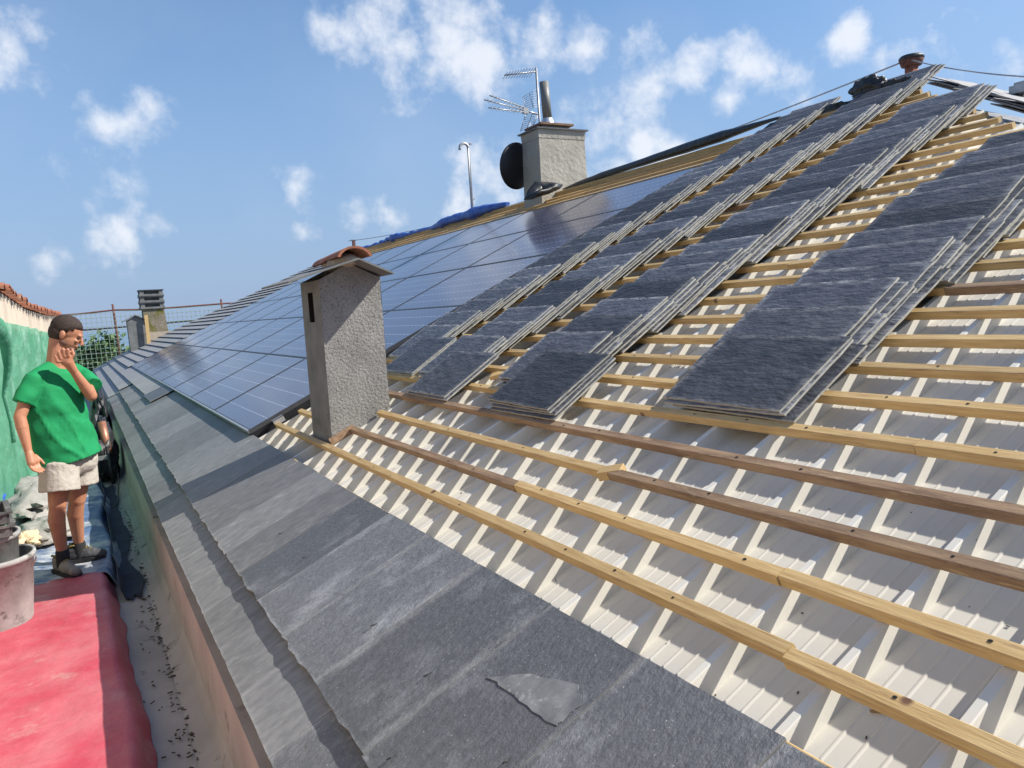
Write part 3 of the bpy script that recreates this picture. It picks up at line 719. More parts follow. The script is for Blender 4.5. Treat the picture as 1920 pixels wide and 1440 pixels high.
def aerials():
    yb = 10.95
    a = aty(1012, 232, yb); b = aty(1005, 128, yb)
    a0 = a - (b-a)*1.2
    r = empty('aerial_mast', a0, 'thin metal mast carrying two television aerials beside the flue', 'aerial')
    m = MB(); m.tube([a0, b], .018, 10); m.build('mast', M['galv'], r)
    # upper aerial: boom to the left with crossing rods
    p = aty(1006, 134, yb); q = aty(946, 141, yb); m = MB()
    m.tube([p, q], .012, 8)
    m2 = MB(); d = (q-p)
    cr = Vector((.10, -.95, .5)).normalized()
    for i in range(11):
        c = p+d*(.12+.085*i); l = .10-.003*i; m2.tube([c-cr*l*1.2, c+cr*l*1.2], .004, 5)
    o = m.build('boom', M['galv'], r); m2.build('element', M['galv'], o)
    # lower aerial: three booms, reflector grid
    p = aty(1000, 212, yb); hub = aty(985, 208, yb); m = MB(); m.tube([aty(1008, 214, yb), hub], .016, 8); m.box(hub, .09, .06, .09)
    o = m.build('boom_hub', M['galv'], r)
    for (ex, ey, sx, sy) in ((908, 187, 982, 206), (918, 179, 984, 202), (916, 202, 982, 210)):
        m = MB(); e = aty(ex, ey, yb-.25); s_ = aty(sx, sy, yb-.02); m.tube([s_, e], .010, 6)
        for i in range(9):
            c = s_+(e-s_)*(.1+.1*i); m.tube([c-Vector((.02, .05, .045)), c+Vector((.02, .05, .045))], .005, 5)
        m.build('boom', M['galv'], o)
    for (c0, c1, c2, c3) in (((980, 182), (1005, 168), (1013, 198), (987, 206)), ((985, 216), (1010, 214), (1000, 235), (976, 246))):
        m = MB(); A, B, C_, D_ = [aty(x, y, yb+.05) for x, y in (c0, c1, c2, c3)]
        for i in range(8):
            t = i/7; m.tube([A.lerp(D_, t), B.lerp(C_, t)], .004, 5)
        for t in (0, .5, 1): m.tube([A.lerp(B, t), D_.lerp(C_, t)], .006, 5)
        m.build('reflector', M['galv'], o)
aerials()
def vent_pole():
    y = 13.6; base = aty(886, 400, y); top = aty(878, 278, y)
    dx = (aty(862, 270, y)-aty(878, 270, y)); up = (top-base).normalized()
    pts = [base, top]
    rad = dx.length/2; l = dx.normalized()
    for a in range(0, 181, 20): pts.append(top + l*rad*(1-math.cos(R(a))) + up*rad*math.sin(R(a)))
    pts.append(pts[-1]-up*.03)
    m = MB(); m.tube(pts, .026, 12); 
    o = m.build('vent_pole', M['galv']); tag(o, 'galvanised pole with a hooked top standing in the blue tarp on the ridge', 'pole')
    for (px, py) in ((882, 270), (887, 373)):
        m = MB(); c = aty(px, py, y); m.box(c, .05, .05, .03); k = m.build('clip', M['galv'], o)
vent_pole()
def clay_pipe():
    y = 5.1; c = Vector((7.66, y, 1.5)); zt = 2.29
    r = empty('clay_pipe', c, 'red brown clay vent pipe with a dark cap at the top of the roof', 'vent pipe')
    m = MB(); m.lathe(c, [(.001, 0), (.062, 0), (.062, zt-.07-1.5), (.001, zt-.07-1.5)], 24); m.build('pipe', M['terracotta'], r)
    m = MB(); m.lathe(c, [(.02, zt-.11-1.5), (.095, zt-.10-1.5), (.115, zt-.045-1.5), (.112, zt-.04-1.5), (.02, zt-.04-1.5)], 28); m.build('collar', M['rust'], r)
    m = MB(); m.lathe(c, [(.001, zt-.039-1.5), (.118, zt-.039-1.5), (.12, zt-.02-1.5), (.10, zt-1.5), (.001, zt+.006-1.5)], 28); m.build('cap', M['membrane'], r)
    m = MB(); pts = [c+Vector((-.06-.035*(1-math.cos(R(a))), 0, zt-1.5-.10+.03*math.sin(R(a)))) for a in range(0, 361, 40)]; m.tube(pts, .006, 6); m.build('wire_loop', M['rust'], r)
clay_pipe()
def roll(pts, r, name, mt, label, cat, seg=14, flat=.7, amp=.35, fr=6):
    """lumpy rolled sheet along a polyline"""
    P_ = []; n = 14*(len(pts)-1)
    for i in range(n+1):
        t = i/n*(len(pts)-1); k = min(int(t), len(pts)-2); f = t-k
        P_.append(Vector(pts[k]).lerp(Vector(pts[k+1]), f))
    rs = r if isinstance(r, list) else [r]*len(pts)
    m = MB(); rings = []
    for i, p in enumerate(P_):
        t = i/n*(len(pts)-1); k = min(int(t), len(pts)-2); f = t-k; rad = rs[k]*(1-f)+rs[k+1]*f
        ring = []
        for j in range(seg):
            a = 2*math.pi*j/seg; q = p+(U*math.cos(a)+N*flat*math.sin(a))*rad
            nn = noise.noise(q*fr)+.5*noise.noise(q*fr*2.7)
            q = q+(U*math.cos(a)+N*math.sin(a))*rad*amp*nn
            ring.append(m.bm.verts.new(q))
        rings.append(ring)
    for i in range(len(rings)-1):
        for j in range(seg): m.bm.faces.new((rings[i][j], rings[i][(j+1) % seg], rings[i+1][(j+1) % seg], rings[i+1][j])).smooth = True
    m.bm.faces.new(rings[0][::-1]); m.bm.faces.new(rings[-1])
    return tag(m.build(name, mt), label, cat)
roll([P(6.85, 5.95, .11), P(6.85, 6.8, .10), P(6.85, 9.6, .05), P(6.86, 10.2, .03)], [.02, .085, .06, .02], 'membrane_roll', M['membrane'], 'long black membrane roll along the ridge right of the ridge chimney', 'membrane roll', amp=.12, fr=2)
roll([P(6.83, 11.9, .06), P(6.84, 13, .08), P(6.84, 14.2, .07), P(6.84, 15.2, .03), P(6.84, 16.0, .05)], [.05, .14, .14, .07, .05], 'blue_tarp', M['blue_tarp'], 'crumpled blue tarpaulin along the ridge around the hooked pole', 'tarpaulin', amp=.35, fr=2.2)
roll([P(6.84, 15.9, .04), P(6.84, 17.5, .06), P(6.84, 18.5, .03), P(6.84, 21.5, .05)], [.05, .10, .05, .10], 'dark_tarp', M['blue_tarp'], 'thin end of blue tarpaulin on the ridge near the rusty post', 'tarpaulin', amp=.6, fr=5)
def black_bag():
    m = MB(); c = P(6.6, 10.62, .12)
    # open fold of black sheet leaning on the chimney foot
    a = [aty(982, 374, 9.9), aty(990, 356, 10.1), aty(1004, 340, 10.2), aty(1030, 341, 10.1), aty(1056, 346, 10.0), aty(1050, 354, 9.9), aty(1028, 364, 9.85), aty(1000, 372, 9.8)]
    cc = sum(a, Vector())/len(a)
    def f(s, t):
        i = t*len(a); k = int(i) % len(a); g = i-int(i); e = a[k].lerp(a[(k+1) % len(a)], g)
        p = cc.lerp(e, s); p = p+Vector((-.05, -.14, .03))*(math.sin(s*math.pi))*(.7+.6*noise.noise(p*7)); return p
    m.grid(f, 8, 32)
    o = m.build('plastic_sheet', M['membrane']); s = o.modifiers.new('s', 'SOLIDIFY'); s.thickness = .02
    tag(o, 'folded black plastic sheet at the foot of the ridge chimney', 'plastic sheet')
black_bag()
def wire():
    a = Vector((7.62, 5.1, 2.25)); b = P(6.84, 20.5, .33)
    pts = [a.lerp(b, i/30)+Vector((0, 0, -.30*4*(i/30)*(1-i/30))) for i in range(31)]
    m = MB(); m.tube(pts, .008, 6)
    c = aty(1960, 146, 3.0); pts = [a.lerp(c, i/10)+Vector((0, 0, -.03*4*(i/10)*(1-i/10))) for i in range(11)]
    m.tube(pts, .006, 6)
    tag(m.build('safety_line', M['galv']), 'thin steel safety line strung above the ridge to the clay pipe', 'cable')
    m = MB(); p = P(6.83, 20.5, -.05); m.box(p+Vector((0, 0, .18)), .07, .07, .36); m.box(p+Vector((0, 0, .37)), .16, .05, .02)
    tag(m.build('metal_post', M['rust']), 'short rusty post holding the safety line at the far end of the ridge', 'post')
wire()
m = MB(); c = aty(1918, 168, 3.4); m.box(c, .16, .12, .06); m.box(c+Vector((0, 0, .04)), .1, .08, .03)
tag(m.build('tool_box', M['galv']), 'small grey metal box on the hip at the right picture edge', 'box')

# ================================================================== WALKWAY, LEFT WALL, NETS
ZF = -1.77
m = MB(); m.grid(lambda a, b: Vector((-2.4+2.757*a, -3+33*b, ZF+.008*noise.noise(Vector((a*9, b*60, 0))))), 12, 90)
tag(m.build('walkway', M['floor'], origin=(0, 5, ZF)), kind='structure')
wallpts = [(-1.15, -1), (-1.05, 4.0), (-.86, 7.2), (-.66, 9.9), (-.50, 11.4), (-.36, 13.2), (-.26, 16.5)]
def wtop(i): return [1.1, .85, .56, .49, .33, .29, .34][i]
def interp(t):
    k = min(int(t), len(wallpts)-2); f = t-k
    a, b = wallpts[k], wallpts[k+1]; return Vector((a[0]*(1-f)+b[0]*f, a[1]*(1-f)+b[1]*f, 0)), wtop(k)*(1-f)+wtop(k+1)*f
def left_building():
    r = empty('neighbouring_building', (-1.2, 8, -9), 'old plastered building at left with a clay tile edge along its wall top', 'building')
    n = 60; m = MB()
    def f(a, b):
        p, zt = interp(a*6); return p+Vector((0, 0, -9+(zt+9)*b))
    m.grid(f, 60, 6, False)
    e1, z1 = interp(6)
    m.face([(-.26, 16.5, -9), (-6, 16.5, -9), (-6, 16.5, z1), (-.26, 16.5, z1)])
    m.build('wall', M['plaster'], r)
    m = MB()
    def g(a, b):
        p, zt = interp(a*6); return p+Vector((-5*b, 0, zt+.02+1.2*b))
    m.grid(g, 30, 3, False); m.build('roof', M['terracotta'], r)
    # eave tiles: barrel tiles poking over the wall
    m = MB(); s = 0.0; t = 2.2
    while t < 5.98:
        p, zt = interp(t); q, _ = interp(min(t+.02, 5.999)); d = (q-p).normalized(); nrm = Vector((d.y, -d.x, 0))
        k = 7; r1 = .075
        jz = random.uniform(-.015, .02); pj = random.uniform(-.02, .03)
        def ar(off, rr): return [p+nrm*off+d*rr*math.cos(math.pi*i/k)+Vector((0, 0, zt+jz+.0+rr*.8*math.sin(math.pi*i/k)+(.05 if off < 0 else 0))) for i in range(k+1)]
        a1, a2, b1 = ar(.09+pj, r1), ar(-.3, r1*.85), ar(.09+pj, r1-.018)
        for i in range(k):
            m.face([a1[i], a1[i+1], a2[i+1], a2[i]], smooth=True); m.face([a1[i], b1[i], b1[i+1], a1[i+1]])
        seg = (Vector(wallpts[min(int(t), 5)+1])-Vector(wallpts[min(int(t), 5)])).length if False else math.dist(wallpts[min(int(t), 5)], wallpts[min(int(t), 5)+1])
        t += .18/seg
    m.build('eave_tile', M['terracotta'], r)
left_building()
def green_nets():
    m = MB()
    def f(a, b):
        t = 1.7+4.3*a; p, zt = interp(t); q, _ = interp(min(t+.02, 5.999)); d = (q-p).normalized(); nrm = Vector((d.y, -d.x, 0))
        ztop = .12-.17*max(0, a-.45)/.55+.02*noise.noise(Vector((a*30, 0, 0)))
        if a < .45: ztop = .12+.25*(.45-a)
        z = ztop+(-1.62-ztop)*b
        off = .05+.05*noise.noise(Vector((a*22, b*1.5, 3)))+.12*b*b*(1-a)+.03*noise.noise(Vector((a*50, b*7, 9)))
        return p+nrm*off+Vector((0, 0, z))
    m.grid(f, 110, 30)
    tag(m.build('debris_net', M['net']), 'green debris netting hung along the plastered wall behind the man', 'netting')
    m = MB()
    # rolled upper hem of the nearer net
    pts = [aty(-60, 570, 7.2), aty(-10, 612, 7.6), aty(10, 640, 7.9), aty(14, 690, 8.1), aty(10, 740, 8.1), aty(22, 790, 8.15), aty(26, 830, 8.1)]
    m.tube(pts, [.07, .075, .05, .03, .022, .02, .015], 10)
    for v in m.bm.verts: v.co += Vector((1, 0, 1))*.02*noise.noise(v.co*9)
    tag(m.build('net_hem', M['net']), 'rolled green hem of netting hanging down at the left picture edge', 'netting')
green_nets()
# far chimneys
def far_chims():
    y = 27.0
    r = empty('chimney', (2.2, y+.3, -2), 'tall mossy chimney with stacked slotted concrete caps at the far end', 'chimney', 'chimneys')
    m = MB(); x0, x1 = 1.93, 2.60
    def ring(z, s, dx=0): return [(x0-s+dx, y-s, z), (x1+s+dx, y-s, z), (x1+s+dx, y+.7+s, z), (x0-s+dx, y+.7+s, z)]
    m.hexa(ring(-1.6, .06, .04)+ring(.62, -.03, -.03)); m.build('stack', M['moss_render'], r)
    for k in range(3):
        z = .63+.2*k; m = MB()
        m.hexa(ring(z, .02, -.05)+ring(z+.06, .02, -.05))
        for xx in (x0+.06-.05, x1-.06-.05):
            m.box((xx, y+.07, z+.11), .12, .12, .10); m.box((xx, y+.63, z+.11), .12, .12, .10)
        m.hexa(ring(z+.16, .01, -.05)+ring(z+.195, .03, -.05)); m.box(((x0+x1)/2-.05, y+.35, z+.11), .4, .4, .10)
        m.build('cap', M['render_smooth'], r)
    m = MB(); m.hexa(ring(-1.6, .07, .04)[:4]+ring(-.1, .065, .02)); m.build('stone_base', M['mortar'], r)
    y2 = 26.2
    r = empty('chimney', (1.7, y2+.2, -2), 'low grey chimney with a small pointed slate cap left of the mossy one', 'chimney', 'chimneys')
    m = MB(); a, b = 1.40, 1.88
    m.hexa([(a+.05, y2, -1.6), (b+.05, y2, -1.6), (b+.05, y2+.5, -1.6), (a+.05, y2+.5, -1.6), (a, y2, .28), (b, y2, .28), (b, y2+.5, .28), (a, y2+.5, .28)])
    m.prism([(a, y2, .281), (b, y2, .281), ((a+b)/2, y2, .42)], Vector((0, .5, 0)))
    m.build('stack', M['render_smooth'], r)
    m = MB()
    for s in (-1, 1):
        xm = (a+b)/2; xe = xm+s*.36
        m.hexa([(xm, y2-.06, .43), (xe, y2-.06, .24), (xe, y2+.56, .24), (xm, y2+.56, .43), (xm, y2-.06, .46), (xe, y2-.06, .27), (xe, y2+.56, .27), (xm, y2+.56, .46)])
    m.build('cap_slate', M['slate_laid'], r)
    m = MB(); m.box((1.93, y2-.1, -.25), .10, .04, 1.35)
    tag(m.build('plank', M['pine']), 'upright timber plank between the two far chimneys', 'plank')
far_chims()
def guard_rail():
    y = 31.0
    r = empty('scaffold_rail', (2, y, -9), 'rusty scaffold guard rail with a white mesh beyond the far roof edge', 'guard rail')
    for x in (-1.2, 1.26, 4.9, 8.0):
        m = MB(); m.tube([(x+.12, y, -3), (x, y, .95)], .035, 8); m.build('upright', M['rust'], r)
    m = MB(); m.tube([(-2.5, y, .58), (.2, y, .66), (1.3, y, .74), (2.4, y, .70), (4.9, y, .78), (8.5, y, .84)], .03, 8); m.build('top_rail', M['rust'], r)
    m = MB(); m.tube([(-2.5, y, .05), (1.3, y, .12), (4.0, y, .22), (8.5, y, .3)], .03, 8); m.build('middle_rail', M['plastic_black'], r)
    m = MB(); m.tube([(-2.5, y, -.75), (8.5, y, -.75)], .03, 8); m.build('lower_rail', M['plastic_black'], r)
    m = MB(); s = .155
    x = -2.4
    while x < 4.9:
        m.tube([(x, y-.05, .62), (x+.05, y-.12, -1.4)], .007, 4, caps=False); x += s
    z = .62
    while z > -1.4:
        m.tube([(-2.4, y-.07, z-.02), (4.9, y-.07, z+.1)], .007, 4, caps=False); z -= s
    m.build('safety_mesh', M['net_line'], r)
guard_rail()
# trees beyond
def tree(x, y, zb, h, rad, label, n=900, seed=1):
    rnd = random.Random(seed)
    r = empty('tree', (x, y, zb), label, 'tree', 'trees beyond the far end of the roof')
    m = MB(); m.tube([(x, y, zb), (x+.2, y, zb+h*.35), (x, y+.1, zb+h*.75)], [h*.035, h*.025, h*.008], 8)
    for k in range(5):
        a = k*1.3; m.tube([(x+.15, y, zb+h*(.3+.08*k)), (x+rad*.6*math.cos(a), y+rad*.6*math.sin(a), zb+h*(.5+.08*k))], [h*.012, h*.004], 6)
    m.build('trunk', M['bark'], r)
    m = MB(); clumps = [(rnd.gauss(0, .42), rnd.gauss(0, .42), rnd.uniform(.32, .95)) for _ in range(22)]
    for i in range(n):
        c = rnd.choice(clumps); q = Vector((rnd.gauss(0, 1), rnd.gauss(0, 1), rnd.gauss(0, 1)))*.16*rad
        sh = math.sin(min(1, max(.05, (c[2]-.2)/.85))*math.pi)**.5
        p = Vector((x+c[0]*rad*sh, y+c[1]*rad*sh, zb+c[2]*h))+q
        d = Vector((rnd.gauss(0, 1), rnd.gauss(0, 1), rnd.gauss(0, 1))).normalized(); e = d.orthogonal().normalized(); s = rad*rnd.uniform(.07, .14)
        g = d.cross(e)
        m.face([p-e*s, p+g*s*.6, p+e*s, p-g*s*.6])
    m.build('crown', M['leaf'], r, recalc=False)
tree(1.25, 62, -10.8, 10.9, 1.9, 'tall slim dark tree rising just right of the man\'s head', 1500, 3)
k = 0
for (px, d, hh) in ((150, 75, 11.2), (205, 80, 11.4), (232, 70, 10.9), (262, 90, 11.6), (180, 95, 12.3), (120, 85, 12.0), (300, 95, 12.0), (340, 105, 11.5), (220, 110, 12.6)):
    q = aty(px, 640, d); k += 1
    w = ['behind the mesh directly right of the tall one', 'below the sea line left of the low chimney', 'tucked beside the low chimney', 'behind the mossy chimney', 'far back in the gap right of the man', 'mostly hidden by the man', 'right of the mossy chimney low down', 'hidden past the roof edge', 'farthest back between man and chimney'][k-1]
    tree(q.x, d, -13.5-.03*(d-60), hh, 4.6, 'bushy green tree %s' % w, 3000, 10+k)
def wood():
    m = MB(); rnd = random.Random(5)
    for i in range(9000):
        y = rnd.uniform(90, 420); x = rnd.uniform(-.22, .35)*y; d = math.hypot(x, y)
        z = -9-.085*max(0, d-25)+rnd.uniform(1, 8.5)
        dd = Vector((rnd.gauss(0, 1), rnd.gauss(0, 1), rnd.gauss(0, 1))).normalized(); e = dd.orthogonal().normalized(); g = dd.cross(e); s = rnd.uniform(.5, 1.3)
        p = Vector((x, y, z)); m.face([p-e*s, p+g*s*.7, p+e*s, p-g*s*.7])
    tag(m.build('woodland', M['leaf'], recalc=False, origin=(0, 200, -25)), 'far off green woodland running down to the sea', 'woodland', kind='stuff')
wood()

# ================================================================== TARPS, BUCKETS, SITE CLUTTER ON THE WALKWAY
def tarp(name, x0, xe, y0, y1, zt, mt, label, amp=.012, seed=0, drop=.22):
    m = MB()
    def f(a, b):
        y = y0+(y1-y0)*b; edge = xe(y); L = edge-x0; tot = L+drop
        s = a*tot
        w = amp*(noise.noise(Vector((s*3, y*2.2, seed)))+.9*(1-abs(noise.noise(Vector((s*5, y*3, seed+4))))*3)**3*.5)
        if s < L: return Vector((x0+s, y, zt+w - .006*max(0, 1-(L-s)/.02)**2))
        q = (s-L)/drop; return Vector((edge+.006+.05*q+.02*noise.noise(Vector((y*4, q, seed))), y, zt-.02-(zt-ZF-.012)*q*.92))
    m.grid(f, 60, 80)
    o = m.build(name, mt); sd = o.modifiers.new('s', 'SOLIDIFY'); sd.thickness = .004
    return tag(o, label, 'tarpaulin')
ZT = -1.65
tarp('red_tarp', -1.3, lambda y: .03+.035*math.exp(-((y-3.6)/.45)**2)-.02*max(0, y-5), 1.5, 6.02, ZT, M['red_tarp'], 'faded red tarpaulin covering the ledge the man stands on', .010, 2)
tarp('blue_tarp', -1.0, lambda y: .06+.03*math.sin(y*3), 5.98, 11.5, ZT-.004, M['navy_tarp'], 'worn blue tarpaulin spread on the ledge behind the man', .02, 9)
m = MB()
def f(a, b):
    y = 5.62+.12*noise.noise(Vector((a*5, 0, 2)))+(4.3+.3*noise.noise(Vector((a*4, 3, 2))))*b
    x = .085+.025*noise.noise(Vector((b*7, 4, 0)))+(.13+.06*noise.noise(Vector((b*6, 1, 0))))*a
    z = ZT+.012-.23*min(1, a*1.8)**.8+.035*noise.noise(Vector((a*5, b*11, 0)))*min(1, a*2)
    return Vector((x, y, max(z, ZF+.015)))
m.grid(f, 20, 60); o = m.build('dark_cloth', M['dark_fabric']); sd = o.modifiers.new('s', 'SOLIDIFY'); sd.thickness = .005
tag(o, 'dark navy cloth slumped from the ledge edge onto the walkway', 'cloth')
# solid ledge below
m = MB(); m.box((-.66, 5.8, (ZF+ZT)/2-.02), 1.30, 11.2, ZT-ZF-.045)
tag(m.build('ledge', M['concrete'], origin=(-.66, 5.8, ZF)), kind='structure')
def bucket(name, c, rb, rt, h, mt, label, seg=36, handle=True):
    r = empty(name, c, label, 'bucket')
    m = MB(); w = .006
    m.lathe(c, [(.001, 0), (rb, 0), (rb+.004, .01), (rt, h-.03), (rt+.012, h-.028), (rt+.014, h), (rt-.002, h+.002), (rt-w, h-.01), (rb-w, .012), (.001, .012)], seg)
    m.build('body', mt, r)
    if handle:
        m = MB(); pts = [Vector(c)+Vector((rt*1.04*math.cos(R(a)), -rt*.35*math.sin(R(a))-.08*math.sin(R(a)), h-.05-.07*math.sin(R(a)))) for a in range(0, 181, 12)]
        m.tube(pts, .004, 6); m.build('handle', M['rust'], r)
    return r
bb = atz(35, 1183, ZT); cy = 5.33
bucket('mortar_bucket', Vector((-.585, cy, ZT+.004)), .205, .245, .40, M['bucket'], 'large mortar caked bucket standing on the red tarpaulin at left')
bucket('mortar_bucket', Vector((-.61, cy+.02, ZT+.03)), .17, .205, .50, M['bucket'], 'grey splashed bucket standing inside the large one', handle=False)
def crate(z, s, label, h):
    m = MB(); c = Vector((-.63, cy+.0, z))
    ang = Matrix.Rotation(.12, 3, 'Z')
    for (x, y, sx, sy) in ((s/2, 0, .012, s), (-s/2, 0, .012, s), (0, s/2, s-.012, .012), (0, -s/2, s-.012, .012)): m.box(c+ang@Vector((x, y, h/2)), sx, sy, h, ang)
    for (x, y, sx, sy) in ((s/2+.008, 0, .03, s+.03), (-s/2-.008, 0, .03, s+.03), (0, s/2+.008, s-.015, .03), (0, -s/2-.008, s-.015, .03)): m.box(c+ang@Vector((x, y, h+.006)), sx, sy, .012, ang)
    m.box(c+Vector((0, 0, .006)), s-.03, s-.03, .01, ang)
    tag(m.build('mortar_tub', M['plastic_black']), label, 'tub', 'black tubs stacked on the bucket')
crate(ZT+.535, .37, 'lower black tub stacked on the grey bucket', .055); crate(ZT+.61, .36, 'upper black tub on top of the bucket stack', .055)
# sacks and paper behind the bucket
def lump(name, c, r, mt, label, cat, amp=.35, fr=3.0, rot=0, seed=0):
    m = MB(); c = Vector(c); seg = 34; rings = []
    Mz = Matrix.Rotation(rot, 3, 'Z')
    for j in range(0, 19):
        t = math.pi*(j+.35)/18.7
        ring = []
        for k in range(seg):
            a = 2*math.pi*k/seg; d = Vector((math.sin(t)*math.cos(a), math.sin(t)*math.sin(a), -math.cos(t)))
            nn = 1+amp*(noise.noise(d*fr+Vector((seed, 0, 0)))+.4*noise.noise(d*fr*3+Vector((seed, 2, 0))))
            q = Vector((d.x*r[0]*nn, d.y*r[1]*nn, max(d.z*r[2]*nn, -r[2]*.45))); ring.append(m.bm.verts.new(c+Mz@q))
        rings.append(ring)
    for i in range(len(rings)-1):
        for k in range(seg): m.bm.faces.new((rings[i][k], rings[i][(k+1) % seg], rings[i+1][(k+1) % seg], rings[i+1][k])).smooth = True
    m.bm.faces.new(rings[0][::-1]); m.bm.faces.new(rings[-1])
    return tag(m.build(name, mt), label, cat)
lump('rubble_sack', (-.50, 8.6, ZT+.10), (.26, .9, .16), M['sack'], 'grey sacking heaped beside the green net behind the man', 'sack', seed=3)
lump('rubble_sack', (-.36, 7.4, ZT+.05), (.24, .35, .09), M['sack'], 'flat grey sack lying behind the bucket stack', 'sack', seed=5)
lump('paper_bag', (-.50, 7.1, ZT+.05), (.12, .16, .07), M['paper'], 'torn cream paper bag just behind the black tubs', 'bag', amp=.6, seed=7)
lump('cement_bag', (-.42, 10.6, ZT+.25), (.16, .5, .32), M['paper'], 'cream cement bag standing at the foot of the green net', 'bag', seed=11)
lump('blue_bundle', (-.78, 8.5, ZT+.10), (.13, .8, .22), M['blue_tarp'], 'crumpled bright blue plastic at the bottom of the green net', 'plastic bundle', amp=.7, seed=13)
lump('plastic_roll', P(6.98, 4.98, .10), (.10, .17, .11), M['membrane'], 'crumpled black plastic bundle on the ridge beside the clay pipe', 'plastic bundle', amp=.45, fr=2.2, seed=23)
lump('plastic_roll', P(6.90, 5.32, .02), (.06, .22, .05), M['membrane'], 'flat tail of black plastic left of the bundle by the clay pipe', 'plastic bundle', amp=.7, seed=29)
lump('plastic_roll', P(6.98, 4.72, .06), (.06, .14, .05), M['membrane'], 'small black plastic wad at the foot of the clay pipe', 'plastic bundle', amp=.7, seed=31)
lump('garbage_bag', (.16, 10.6, ZF+.28), (.16, .5, .45), M['membrane'], 'black plastic sack leaning by the eave wall behind the man', 'sack', seed=17)
lump('garbage_bag', (.22, 14.2, ZF+.30), (.14, .9, .55), M['membrane'], 'farther black plastic sack down the walkway', 'sack', seed=19)
m = MB(); c = atz(213, 800, -1.6); m.tube([Vector((.20, 10.2, ZF+.35)), Vector((.17, 10.3, ZF+.72))], .045, 14)
tag(m.build('copper_pipe', M['copper']), 'short copper coloured pipe upright between the man and the eave wall', 'pipe')
m = MB(); m.tube([Vector((.22, 10.0, ZF+.02)), Vector((.19, 10.1, ZF+.45))], .02, 8)
tag(m.build('digging_bar', M['black_metal']), 'black bar standing below the copper coloured pipe', 'tool')
m = MB(); pts = [Vector((.10+.13*math.cos(R(a)), 9.2+.6*math.sin(R(a)), ZF+.02)) for a in range(200, 380, 15)]+[Vector((.26, 9.6, ZF+.1)), Vector((.3, 11, ZF+.3))]
m.tube(pts, .008, 6); tag(m.build('cable', M['black_metal']), 'black cable looped on the walkway floor', 'cable')
m = MB(); m.box((.08, 10.5, ZF+.33), .22, .9, .05); tag(m.build('board', M['render_smooth']), 'grey board resting on the rubbish behind the man', 'board')
# twigs and dirt along the wall
m = MB(); rnd = random.Random(3)
for i in range(420):
    y = 1.6+rnd.random()**1.3*7; x = .30-abs(rnd.gauss(0, .07)); a = rnd.uniform(0, 3.14); l = rnd.uniform(.006, .03)
    m.box((x, y, ZF+.012), l, rnd.uniform(.003, .009), .004, Matrix.Rotation(a, 3, 'Z'))
tag(m.build('debris', M['dirt'], origin=(.25, 4, ZF)), 'dirt, twigs and crumbs along the foot of the eave wall', 'debris', kind='stuff')

m = MB(); rnd = random.Random(8)
for i in range(55):
    v = rnd.uniform(.3, 4.6); u = rnd.uniform(.7, 1.5); k = (v-1.05)/.2675; fr = (k-math.floor(k))*.2675
    if fr < .045: continue
    l = rnd.uniform(.002, .010); m.box(P(u, v, HP+.002), l, rnd.uniform(.0015, .004), .002, RM @ Matrix.Rotation(rnd.uniform(0, 3.1), 3, 'Z'))
tag(m.build('wood_crumbs', M['dirt']), 'sawdust, wood crumbs and grit scattered on the cream steel sheet', 'debris', kind='stuff')
